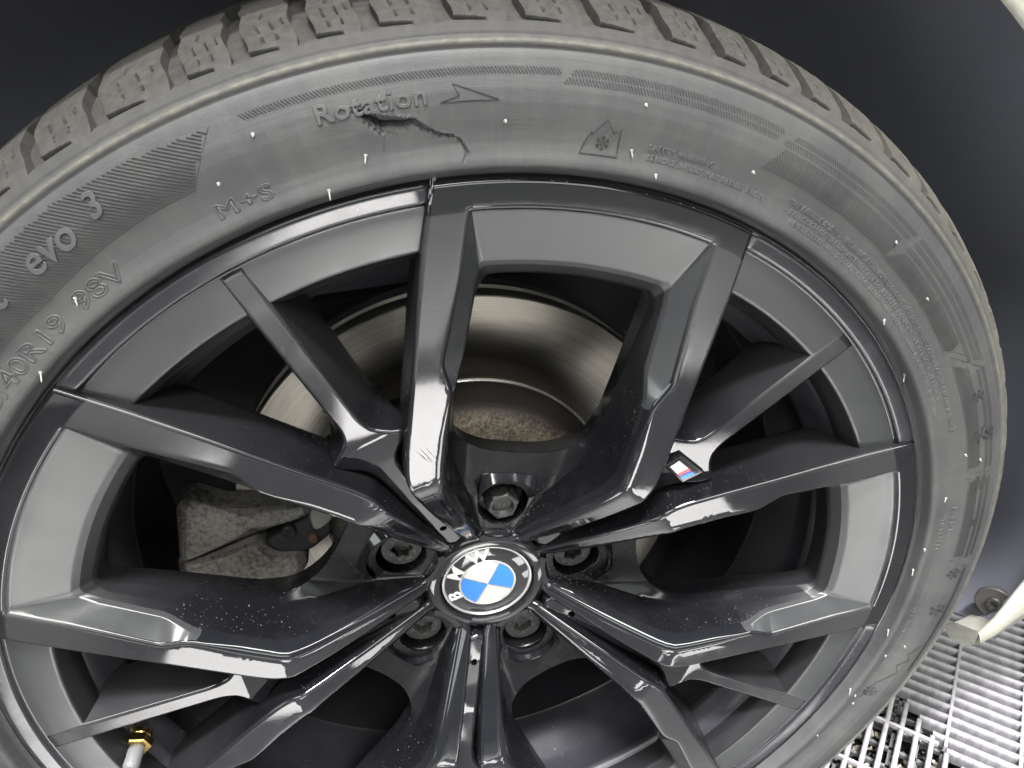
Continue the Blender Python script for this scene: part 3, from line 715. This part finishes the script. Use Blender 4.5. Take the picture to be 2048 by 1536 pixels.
for cx, cr, s in ((51.6, 285.8, 4.2), (57.0, 284.6, 6.2), (57.6, 290.6, 4.0), (64.2, 285.0, 6.0), (70.3, 284.6, 2.6), (78.4, 282, 4.6), (84.6, 282, 6.0), (100.5, 272, 5.0)):
    lines('snowflake_mark', flake(cx, cr, s, random.uniform(0, 50)), .3, .5, 2)
lines('mountain_mark', [[(90.5, 287), (92.8, 279), (93.6, 282.5), (95.0, 276.5), (96.2, 280), (98.6, 272), (102, 268.5)]], .3, .5)

# hatched bands: slanted ribs clipped to a region
def clip(th0, r0, th1, r1, region, n=14):
    pts = [(th0 + (th1 - th0) * i / n, r0 + (r1 - r0) * i / n) for i in range(n + 1)]
    best, cur = [], []
    for p in pts:
        if region(*p): cur.append(p)
        else:
            if len(cur) > len(best): best = cur
            cur = []
    return cur if len(cur) > len(best) else best
hb = MB()
def band(t0, t1, rlo, rhi, pitch, slant, e0=0., e1=0.):
    """ribs from t0 to t1 (deg); slant = deg shift from rlo to rhi; the ends of the band are cut on a slope"""
    t = t0 - abs(slant)
    while t < t1 + abs(slant):
        def reg(a, r): u = (r - rlo) / (rhi - rlo); return t0 + e0 * u <= a <= t1 + e1 * u
        q = clip(t, rlo, t + slant, rhi, reg, 8)
        if len(q) >= 2: ridge(hb, q, .40, .36)
        t += pitch
    for r in (rlo, rhi):
        pass
band(-28.2, -6.0, 290.6, 292.9, .25, -.35, -.3, .5)
band(-5.2, 13.0, 290.7, 292.9, .25, -.28, .3, .0); band(-5.7, 12.6, 287.8, 290.0, .25, -.28, .3, .0)
band(14.0, 30.0, 290.6, 292.6, .25, -.28, .3, .3); band(13.2, 29.4, 287.3, 289.7, .25, -.28, .3, .3); band(12.3, 28.9, 277.5, 286.2, .25, -.8, 1.3, .3)
band(30.7, 47.3, 291.0, 293.2, .25, -.25, .2, .2); band(30.4, 47.0, 287.8, 290.0, .25, -.25, .2, .2); band(30.0, 46.6, 284.2, 286.6, .25, -.25, .2, .2); band(28.9, 43.6, 276.4, 283.2, .22, -.5, 1.2, 2.0)
band(48.6, 62.6, 291.0, 293.2, .25, -.2); band(48.3, 62.4, 287.6, 289.8, .25, -.2); band(46.0, 61.5, 277.6, 284.0, .25, -.5, 1.2, 0)
band(63.8, 76.0, 290.4, 292.8, .25, -.2); band(63.8, 76.0, 286.0, 288.6, .25, -.2); band(63.5, 75.5, 278.6, 284.0, .25, -.5)
band(78.0, 96.0, 289.0, 292.2, .25, -.2)
hb.build('hatched_band', rubber, tyre, kind='stuff')
# the wide hatched field on the left: nearly parallel ribs in the plane
hb = MB()
lo_t = [(-60, 272.5), (-54.2, 273.2), (-48.2, 273.3), (-42.3, 275.3), (-37.5, 276.3), (-33.6, 276.2)]
up_t = [(-60, 295.5), (-47.6, 295.0), (-42.4, 296.2), (-38.4, 295.4), (-34.8, 293.9), (-30.5, 292.8)]
def fieldreg(a, r):
    if a < -60: return False
    lo = np.interp(a, [p[0] for p in lo_t], [p[1] for p in lo_t]); hi = np.interp(a, [p[0] for p in up_t], [p[1] for p in up_t])
    right = -33.6 + (r - 276.2) * (3.1 / 16.6)
    return lo <= r <= hi and a <= right
dirv = np.array([math.cos(R(-2)), math.sin(R(-2))])      # rib direction in wheel plane (x,z), then slightly falling
ux = np.array([math.cos(R(1)), -math.sin(R(1))]); un = np.array([math.sin(R(1)), math.cos(R(1))])
for k in range(0, 185):
    c = 60 + k * 1.24
    cur = []; best = []
    for s_ in np.arange(-320, 20, 1.6):
        p = ux * s_ + un * c; r = math.hypot(*p); a = math.degrees(math.atan2(p[0], p[1]))
        if fieldreg(a, r): cur.append((a, r))
        else:
            if len(cur) > len(best): best = cur
            cur = []
    if len(cur) > len(best): best = cur
    if len(best) >= 2: ridge(hb, best, .46, .40)
hb.build('hatched_field', rubber, tyre, kind='stuff')
# thin raised border lines
bl = []
bl.append([(a, b) for a, b in lo_t]); bl.append([(-33.6, 276.2), (-30.5, 292.8)])
for t0, t1, r in ((12.3, 28.9, 276.9), (28.9, 43.6, 275.8), (46, 61.5, 277.0), (63.5, 75.5, 278)): bl.append([(t0 + (t1 - t0) * i / 10, r) for i in range(11)])
for t0, t1 in ((43.4, 47.8), (61.8, 63.4), (76, 78)): bl.append([(t0, 276.5), (t1, 293)]); bl.append([(t0 + 1.1, 276.5), (t1 + 1.1, 293)])
lines('raised_border', bl, .22, .25, 3)['kind'] = 'stuff'
# vent nubs
nubs = [(-28, 285.5, .4), (-20.9, 268.1, 1), (-9.9, 274.6, .3), (-31.9, 275, .3), (-24.5, 259.6, 1.3), (-46.7, 268.2, 1), (-54, 258.9, 1.4), (.9, 284.6, .3), (.9, 267.6, .9), (12.1, 273.5, .3), (28.6, 283.3, .3), (3.6, 260.5, .3), (36.3, 279.4, .3), (35.2, 259.0, .8), (44.5, 256.5, 1.6), (59.2, 276.0, .3), (60.6, 284.0, .4), (65.5, 266.8, .9), (73.5, 258.2, .5), (77.6, 257.0, 1.5), (88.9, 257.2, 1.6), (93.6, 265.0, .3), (101, 257.5, 1.6), (103.5, 268, .3), (101.9, 264, .3), (91.5, 274, .3), (111, 263, .3)]
for a, r, L in nubs:
    b = Vector(surf(a, r)); nrm = Vector((0, -1, 0)) + Vector((math.sin(R(a)), 0, math.cos(R(a)))) * (-.25 if r > 270 else -.75)
    if L > .8: nrm = nrm + Vector((random.uniform(-.3, .3), 0, -.5))
    nrm.normalize(); q = nrm.to_track_quat('Z', 'Y'); mb = MB()
    ln = (1.3 + L * 2.0) * mm
    for fl in (False,):
        mb.rings([[tuple(b + q @ Vector((rr_ * math.cos(k * math.pi / 4), rr_ * math.sin(k * math.pi / 4), h))) for k in range(8)] for rr_, h in ((.5 * mm, -.5 * mm), (.3 * mm, ln * .3), (.26 * mm, ln * .8), (.15 * mm, ln))], cap1=True)
        mb.rings([[tuple(b + q @ Vector((rr_ * math.cos(k * math.pi / 4), rr_ * math.sin(k * math.pi / 4), h))) for k in range(8)] for rr_, h in ((.8 * mm, -.3 * mm), (.65 * mm, .3 * mm), (.3 * mm, .55 * mm))], cap1=True)
    mb.build('vent_nub', M['nub'], tyre)

# tread blocks round the shoulder
slots = [-60.4, -55.6, -50.4, -45.3, -40.1, -35, -29.2, -25, -20.6, -16.5, -11.7, -6.9, -1.7, 3.7, 8.0, 12.1, 16.1, 20.3, 25.4, 30.8, 35.6, 40.7, 46, 51, 56.2, 61, 65.5, 70, 75, 80.2, 85, 89.5, 94, 99, 104, 109, 114, 119]
def tread_block(t0, t1, pit):
    s1 = float(np.interp(325.7, prr, ps)); ss = np.r_[np.arange(s_sh - 1.6, s_sh + 6, .2), np.arange(s_sh + 6, s1, .6)]; ww = (t1 - t0)
    fine = np.linspace(0, 1, max(26, int(ww / .085)))
    n = len(fine); V = []; sk = .018
    ph = random.uniform(0, 6)
    for s in ss:
        r = float(np.interp(s, ps, prr)); y = float(np.interp(s, ps, pyy)); nr_ = float(np.interp(s, ps, pnr)); ny_ = float(np.interp(s, ps, pny))
        u = s - s_sh; row = []
        for f in fine:
            a = t0 + f * ww - sk * u * 0.6 + .12 * math.sin(u * .25)       # blocks lean
            x = f * ww * 5.3    # mm along
            d = 0.
            sl = 2.2 - .12 * x     # slit centre
            if x < ww * 5.3 * .62: d -= 4.5 * math.exp(-(abs(u - sl) / 1.15) ** 6) * (1 - (x / (ww * 5.3 * .62)) ** 6)
            for c, u0, u1 in ((.32, 5.4, 9.0), (.62, 5.4, 9.0), (.32, 12, 18), (.62, 12, 18), (.45, 22, 28), (.85, 14, 19)):
                cx_ = (c + .004 * math.sin(u * 1.4 + ph)) * ww * 5.3
                if u0 < u < u1: d -= 1.5 * math.exp(-(abs(x - cx_) / .36) ** 4)
            e = min(f, 1 - f) * ww * 5.3; d -= .35 * math.exp(-e / .35)
            d -= .7 * math.exp(-max(u + 1.4, 0) / .5)
            d += .1 * math.sin(a * 21 + u) * math.sin(u * 1.3 + a * 13) * min(1, e / 2.5)
            row.append((r + d * nr_, y + d * ny_, a))
        V.append(row)
    mb = MB()
    def P(q): r, y, a = q; return (r * mm * math.sin(R(a)), y * mm, r * mm * math.cos(R(a)))
    # side skirts go down 6.5 mm
    G = []
    for s, row in zip(ss, V):
        nr_ = float(np.interp(s, ps, pnr)); ny_ = float(np.interp(s, ps, pny)); k = 6.5 * min(1, max(0, (s - s_sh) / 5)) + 1.2
        lo = lambda q: (q[0] - k * nr_, q[1] - k * ny_, q[2])
        G.append([P(lo(row[0]))] + [P(q) for q in row] + [P(lo(row[-1]))])
    mb.rings(G, closed=False)
    return mb.build('tread_block', rubber, tyre, sharp=55)
for i in range(len(slots) - 1):
    tread_block(slots[i] - 1.4, slots[i + 1] - 2.62, 5)
# inner ribs of the tread, one further ring
lathe([(r * mm, y * mm) for r, y in ((321, 78), (327.0, 80), (328, 100), (328.3, 122), (328, 150), (326, 168), (320, 170))], 256, name='centre_rib', material=rubber, parent=tyre)
# ------------------------------------------------------------------ M badge pieces (frame: pair axis = +Z)
def par(cx, cz, w, h, sk): return [(cx - w / 2 - sk, cz - h / 2), (cx + w / 2 - sk, cz - h / 2), (cx + w / 2 + sk, cz + h / 2), (cx - w / 2 + sk, cz + h / 2)]
slab([(-11.5, 133.6), (-9.2, 144.6), (11.2, 146.0), (7.2, 133.4)], 8.4, 14, 'badge_frame', M['capblack'], badge, 1.3)
slab([(-9.2, 134.6), (-7.6, 142.6), (8.8, 143.8), (5.4, 134.4)], 8.0, 13, 'badge_plate', M['capblack'], badge, .6)
def bp(u): return [(-8.0 + 12.2 * u, 135.6 - .3 * u), (-8.0 + 12.2 * (u + 0), 135.6 - .3 * u)]
cuts = [0, .56, .70, .84, 1.0]
for i, m_ in enumerate(('msilver', 'mred', 'mdark', 'mblue')):
    a0, a1 = cuts[i], cuts[i + 1]
    L_ = lambda u: (-7.9 + 11.9 * u, 135.6 - .3 * u); U_ = lambda u: (-7.0 + 14.0 * u, 141.2 + .8 * u)
    slab([L_(a0), L_(a1), U_(a1), U_(a0)], 7.6, 10, 'badge_stripe', M[m_], badge, .15)

# ------------------------------------------------------------------ valve
vroot = empty('valve_stem', parent=wheel)
va = R(3.5 * 72 - 9.0); base = Vector((.2175 * math.sin(va), .0215, .2175 * math.cos(va))); tip = Vector((.2185 * math.sin(va - .004), -.003, .2185 * math.cos(va - .004))); dv = (tip - base).normalized(); q = dv.to_track_quat('Z', 'Y')
def tube(prof, name, m_, n=32, hexa=(), par_=None, knurl=0.):
    mb = MB(); rings = []
    for i, (r, h) in enumerate(prof):
        ring = []
        for k in range(n):
            a = 2 * math.pi * k / n; rr_ = r
            if hexa and hexa[i]: b_ = (a % R(60)) - R(30); rr_ = r * math.cos(R(30)) / math.cos(b_)
            if knurl: rr_ = r * (1 + knurl * (k % 2))
            ring.append(tuple(base + q @ Vector((rr_ * math.cos(a) * mm, rr_ * math.sin(a) * mm, h * mm))))
        rings.append(ring)
    mb.rings(rings, cap1=True); return mb.build(name, m_, par_ or vroot, sharp=30)
tube([(6.4, -3), (6.4, 0), (6.0, .6)], 'valve_base', M['brass'])
tube([(7.2, .5), (7.8, 1.1), (7.8, 5.4), (7.0, 6.2), (4.6, 6.3)], 'valve_nut', M['brass'], 48, (1, 1, 1, 1, 0))
tube([(4.0, 6), (4.2, 8), (4.2, 17), (3.7, 18.2), (3.4, 18.4), (3.2, 19.2), (2.2, 19.4)], 'valve_cap', M['cap'], 48, (), None, .035)
tube([(1.6, 19.3), (1.5, 20.0)], 'cap_tip', M['cap'])

# ------------------------------------------------------------------ brake
disc = empty('brake_disc', 'brushed iron brake disc with rusty hat seen behind the spokes', 'brake disc', loc=(0, 0, HUBZ)); disc.rotation_euler = (0, R(15), 0)
lathe([(r * mm, y * mm) for r, y in ((99, 125), (99.3, 122.9), (100.3, 122.5), (157.0, 122.5), (157.9, 123.2), (158, 130), (156, 131), (156, 141), (158, 142), (158, 152), (99, 153))], 256, name='friction_ring', material=M['disc'], parent=disc)
lathe([(r * mm, y * mm) for r, y in ((99, 126), (97.6, 123.6), (96.5, 122.0), (95.0, 104), (93.5, 100), (88.5, 96.2), (84, 95.6), (60, 95.4), (20, 95.4))], 192, name='disc_hat', material=M['hat'], parent=disc, sharp=60)
lathe([(r * mm, y * mm) for r, y in ((100.6, 122.9), (100.4, 121.9), (99.6, 121.4), (98.6, 121.9), (98.3, 123.2))], 192, name='inner_lip', material=M['silver'], parent=disc)
lathe([(r * mm, y * mm) for r, y in ((20, 160), (145, 160), (156, 161))], 128, name='dust_shield', material=M['dark'], parent=disc)
lathe([(r * mm, y * mm) for r, y in ((60, 95), (60, 60), (30, 58.5), (5, 58.5))], 64, name='wheel_hub', material=M['dark'], parent=disc)
cal = empty('brake_caliper', 'speckled grey brake caliper and bracket behind the left spokes', 'brake caliper', loc=(0, 0, HUBZ)); cal.rotation_euler = (0, R(15), 0)
def prism(pts, y0, y1, name, m_, par_, bev=1.5):
    P = outline([(a, b, y0, 4 + bev) for a, b in pts], sub=3, msub=5); c = P[:, :2].mean(0); d = P[:, :2] - c; nd = np.linalg.norm(d, axis=1)
    def sh(k, y): q_ = P.copy(); q_[:, :2] = c + d * (1 - k / nd)[:, None]; q_[:, 2] = y; return q_
    Q = sh(bev * 1.6, y0); P2 = sh(0, y1)
    mb = MB()
    for fl in (False, True): mb.rings([v3(Q), v3(sh(bev * .8, y0 + bev * .12)), v3(sh(bev * .25, y0 + bev * .5)), v3(sh(0, y0 + bev * 1.2)), v3(P2)], flip=fl)
    mb.add(v3(Q), [tuple(range(len(P)))]); mb.add(v3(P2), [tuple(range(len(P)))]); return mb.build(name, m_, par_, sharp=25)
def g4(l, k=4):  # points given in the frame of an arm -> wheel frame
    a = R(72 * k); return [(x * math.cos(a) + z * math.sin(a), -x * math.sin(a) + z * math.cos(a)) for x, z in l]
prism(g4([(-50, 183), (-42, 176), (-43, 154), (-27, 113), (-21, 108), (-26, 103), (-33, 106), (-57, 131), (-92, 163), (-95, 167)]), 100, 118, 'caliper_body', M['iron'], cal, 4)
prism(g4([(-98, 170), (-94, 160), (-60, 130), (-66, 122), (-70, 112), (-62, 96), (-75, 88), (-110, 100), (-140, 125), (-135, 145)]), 104, 120, 'caliper_bracket', M['iron'], cal, 4)
prism(g4([(-66, 124), (-34, 104), (-22, 106), (-20, 96), (-42, 84), (-62, 92), (-72, 108)]), 106, 118, 'caliper_housing', M['dark'], cal)
prism(g4([(-36, 104), (-22, 106), (-24, 88), (-38, 90), (-46, 96)]), 105.3, 116, 'pad_plate', mat('pale_zinc', (.32, .33, .28), .45, .4), cal, .8)
def knob(x, z, r, y0, m_, name):
    (cx, cz), = g4([(x, z)]); mb = MB()
    for fl in (False, True): mb.rings([[((cx + q_ * math.cos(t_)) * mm, y_ * mm, (cz + q_ * math.sin(t_)) * mm) for t_ in np.linspace(0, 2 * math.pi, 24, endpoint=False)] for q_, y_ in ((r, y0 + 8), (r, y0 + .8), (r * .85, y0), (.1, y0 - .2))], flip=fl)
    mb.build(name, m_, cal, sharp=30)
knob(-49, 112, 4.6, 101, M['bolt'], 'guide_pin'); knob(-50, 95, 3.2, 102, mat('orange_cap', (.22, .12, .08), .5), 'bleed_screw')
# ------------------------------------------------------------------ car body round the wheel
car = empty('car', 'cream white car body with dark wheel arch liner round the wheel', 'car', loc=(0, 0, 0))
def W2(r, t, y): return (r * math.sin(t), y, HUBZ + r * math.cos(t))
def arch_r(t):   # opening radius by clock angle (deg)
    return .379
mb = MB(); TS = [R(a) for a in range(-112, 115, 2)]
def linr(t): return .395 + .02 * math.cos(t)
prof = [(0, .018), (.004, .03), (.012, .06), (.018, .12), (.018, .2), (.01, .26), (-.02, .30), (-.12, .315), (-.395, .32)]
mb.rings([[W2(max(linr(t) + d, .001), t, y) for t in [R(-112) + (t_ - TS[0]) * ((R(109.5 if y < .04 else 111.5 if y < .09 else 114) - R(-112)) / (TS[-1] - TS[0])) for t_ in TS]] for d, y in prof], closed=False)
mb.build('arch_liner', M['liner'], car)
# outer skin with the arch cut and its turned-in lip
mb = MB(); TS = [R(a) for a in np.arange(-112, 95, 2)]
def rect(t):
    dx, dz = math.sin(t), math.cos(t); k = min(1.1 / max(abs(dx), 1e-6), (.62 if dz > 0 else .16) / max(abs(dz), 1e-6)); return k
lipp = [(.016, .036), (.009, .022), (.0015, .0125), (.0, .0098), (.003, .0080), (.012, .0075), (.03, .009), (.07, .013)]
rr_ = [[W2(arch_r(t) + d, t, y) for t in TS] for d, y in lipp] + [[W2(max(rect(t), .46), t, .02 + .05 * max(0, math.cos(t)) ** 2) for t in TS]]
mb.rings(rr_, closed=False); mb.rings(rr_, closed=False, flip=True)
mb.build('front_wing', M['white'], car)
# bumper corner: lower end of the arch, turned in below the liner
def bez(P, n):
    P = np.array(P, float); out = []
    for i in np.linspace(0, len(P) - 1, n):
        k = min(int(i), len(P) - 2); f = i - k; f = f * f * (3 - 2 * f) if False else f; out.append(P[k] * (1 - f) + P[k + 1] * f)
    return np.array(out)
mb = MB()
edge_in = bez([(.3725, .0098, .40), (.379, .0100, .335), (.3735, .0100, .290), (.362, .0105, .262), (.3505, .012, .228), (.345, .015, .212)], 30)
edge_out = bez([(.47, .0115, .38), (.452, .0115, .310), (.415, .013, .250), (.382, .015, .2145), (.362, .017, .199), (.3505, .019, .192)], 30)
low = edge_out + np.array([.006, .03, -.012]); fd = np.linspace(1, .12, 30)[:, None]; inn = edge_in + np.array([.006, .004, -.003]) * fd; inn2 = edge_in + np.array([.024, .014, -.010]) * fd
mid = (edge_in + edge_out) / 2 + np.array([0, -.004, 0])
rings = [inn2, inn, edge_in + np.array([.0008, .0015, 0]), edge_in, edge_in * .85 + mid * .15 + np.array([0, -.0012, 0]), mid, edge_out * .8 + mid * .2, edge_out + np.array([0, .003, 0]), low, low + np.array([.012, .012, -.02])]
for fl in (False, True): mb.rings([[tuple(p) for p in r] for r in rings], closed=False, flip=fl)
mb.build('bumper_corner', M['white'], car, sharp=50)
# inner return flap at the bumper tip
mb = MB(); pts = [(.3455, .015, .2125), (.349, .032, .2005), (.3515, .045, .1905), (.3545, .048, .1775), (.3575, .043, .168), (.356, .032, .177), (.3515, .020, .192)]
P = [tuple(p) for p in pts]; P2 = [(a + .010, b + .006, c - .010) for a, b, c in pts]
cc = tuple(np.mean(pts, 0) + np.array([0, -.0012, 0])); k = len(P)
mb.add(P + [cc], [(i, (i + 1) % k, k) for i in range(k)])
for fl in (False, True): mb.rings([P, P2], flip=fl)
fl_ = mb.build('bumper_flap', M['white'], car, sharp=60); pass
# washer with screw on the liner
wroot = empty('screw_washer', parent=car)
wc = Vector((.3765, .0355, .2125)); wn_ = Vector((-.80, -.58, .12)).normalized(); q = wn_.to_track_quat('Z', 'Y')
def wash(prof, name, m_, n=32, lob=0):
    mb = MB(); mb.rings([[tuple(wc + q @ Vector((r * mm * math.cos(a), r * mm * math.sin(a), h * mm))) for a in np.linspace(0, 2 * math.pi, n, endpoint=False)] for r, h in prof], cap1=True); return mb.build(name, m_, wroot, sharp=30)
wash([(13, -2), (13, .6), (12.2, 1.2), (9, .8), (7.6, 1.0)], 'washer', M['knuckle']); wash([(5.6, .8), (5.6, 2.6), (4.8, 3.4), (2.6, 3.4), (2.4, 1.8), (.3, 1.8)], 'screw_head', M['bolt'], 24)
# underbody
mb = MB(); mb.box((0, 1.25, .30), (2.4, 1.9, .25)); mb.build('underbody', M['dark'], car, smooth=False)
mb = MB(); mb.box((0, .33, .62), (2.2, .02, .8)); mb.build('inner_wing', M['dark'], car, smooth=False)

# ------------------------------------------------------------------ floor
s2 = math.sqrt(.5); D1 = np.array([s2, -s2]); D2 = np.array([s2, s2])
floor = empty('floor_grate', None, None); floor['kind'] = 'structure'
def bar_mesh(name, L, w, h, top=.3):
    mb = MB(); sec = [(-w / 2 * .8, -h), (-w / 2, -h * .3), (-w / 2 * .86, -h * .06), (-w / 2 * .4, 0), (w / 2 * .4, 0), (w / 2 * .86, -h * .06), (w / 2, -h * .3), (w / 2 * .8, -h)]
    mb.rings([[(x, a * k, b) for a, b in sec] for x, k in ((0, .86), (.0012, 1), (L - .0012, 1), (L, .86))], cap0=True, cap1=True)
    me = bpy.data.meshes.new(name); me.from_pydata([tuple(v) for v in mb.v], [], mb.f); me.update(); me.materials.append(M['grate'])
    me.polygons.foreach_set('use_smooth', [True] * len(me.polygons)); me.set_sharp_from_angle(angle=R(50)); return me
bar1 = bar_mesh('bar', .62, .0050, .014); rod1 = bar_mesh('rod', .9, .0032, .006)
def put(me, name, p, ang, z=0.):
    o = bpy.data.objects.new(name, me); COL.objects.link(o); o.parent = floor; o.location = (p[0], p[1], z); o.rotation_euler = (random.uniform(-.01, .01), 0, ang); return o
for i in range(-4, 30):     # bars that run away to the right-front, starting on the line x = .403
    o = put(bar1, 'bar', (.4035, .0515 + .018 * i), math.atan2(D1[1], D1[0])); o.scale.x = max(.05, min(1, (.0515 + .018 * i + .03) / .7071 / .62))
for i in range(-4, 30):     # bars that run back under the wheel, ending on the same line
    p = np.array([.4005, .0515 + .018 * i - .0035]); o = put(bar1, 'bar', p, math.atan2(-D2[1], -D2[0])); o.scale.x = min(1, (p[1] + .03) / .7071 / .62)
for i in range(-6, 7):       # cross rods in both fields
    c = -.347 + i * .0575 * math.sqrt(2); y0 = max(.4035 + c - .003, -.03); o = put(rod1, 'rod', (y0 - c + .003, y0), math.atan2(D2[1], D2[0]), .0006); o.scale.x = .7
    c = .461 + i * .0585 * math.sqrt(2); y0 = max(c - .4025, -.03); o = put(rod1, 'rod', (c - .002 - y0, y0), math.atan2(-D1[1], -D1[0]), .0006); o.scale.x = .7
# lower layer of the tray
mb = MB()
for i in range(-40, 60):
    for (d, n_) in ((D1, D2), (D2, D1)):
        c = n_ * (i * .0205) + np.array([.35, 0]); a = c - d * .6; b = c + d * .6; w_ = n_ * .0016
        mb.add([(*(a + w_), -.0165), (*(b + w_), -.0165), (*(b - w_), -.0165), (*(a - w_), -.0165), (*(a + w_), -.021), (*(b + w_), -.021), (*(b - w_), -.021), (*(a - w_), -.021)], [(0, 3, 2, 1), (0, 1, 5, 4), (2, 3, 7, 6)])
lower = mb.build('lower_grid', mat('dull_grey_plastic', (.12, .12, .12), .5), floor, smooth=False, kind='stuff')
mb = MB()
ico = bmesh.new(); bmesh.ops.create_icosphere(ico, subdivisions=1, radius=1); iv = [v.co.copy() for v in ico.verts]; iff = [tuple(v.index for v in f.verts) for f in ico.faces]; ico.free()
for i in range(5200):
    x, y = random.uniform(.05, .8), random.uniform(-.35, .45); s_ = random.uniform(.0025, .0065); e = Matrix.Rotation(random.uniform(0, 6), 3, 'Z') @ Matrix.Diagonal((s_, s_ * random.uniform(.6, 1), s_ * random.uniform(.45, .7)))
    mb.add([tuple(e @ v + Vector((x, y, -.029 + random.uniform(0, .006)))) for v in iv], iff)
mb.build('pebbles', M['stone'], None, kind='stuff'); bpy.data.objects['pebbles']['label'] = 'small pale stones under the plastic grate'
mesh('drain_floor', [(-4, -1.6, -.037), (4, -1.6, -.037), (4, 4, -.037), (-4, 4, -.037)], [(0, 1, 2, 3)], M['pit'], None, kind='structure')
mesh('floor', [(-5, -6, .0), (5, -6, .0), (5, -1.08, .0), (-5, -1.08, .0)], [(0, 1, 2, 3)], M['ffloor'], None, kind='structure')
mesh('added_dark_sheet', [(-5, -1.08, -.002), (5, -1.08, -.002), (5, -.035, -.002), (-5, -.035, -.002)], [(0, 1, 2, 3)], M['dark_sheet'], None, kind='structure')  # dark sheet added in place of grate so the spokes reflect black
pt = empty('reflector_patches'); pt['kind'] = 'structure'  # white patches added out of view to give the spokes pale reflections
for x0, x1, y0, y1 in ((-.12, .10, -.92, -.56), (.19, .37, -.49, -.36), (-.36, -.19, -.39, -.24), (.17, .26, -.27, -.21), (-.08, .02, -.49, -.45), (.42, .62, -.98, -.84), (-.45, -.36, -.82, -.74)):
    mb = MB(); mb.box(((x0 + x1) / 2, (y0 + y1) / 2, -.010), (x1 - x0, y1 - y0, .02)); mb.build('reflector_patch', M['reflector_patch'], pt, smooth=False)
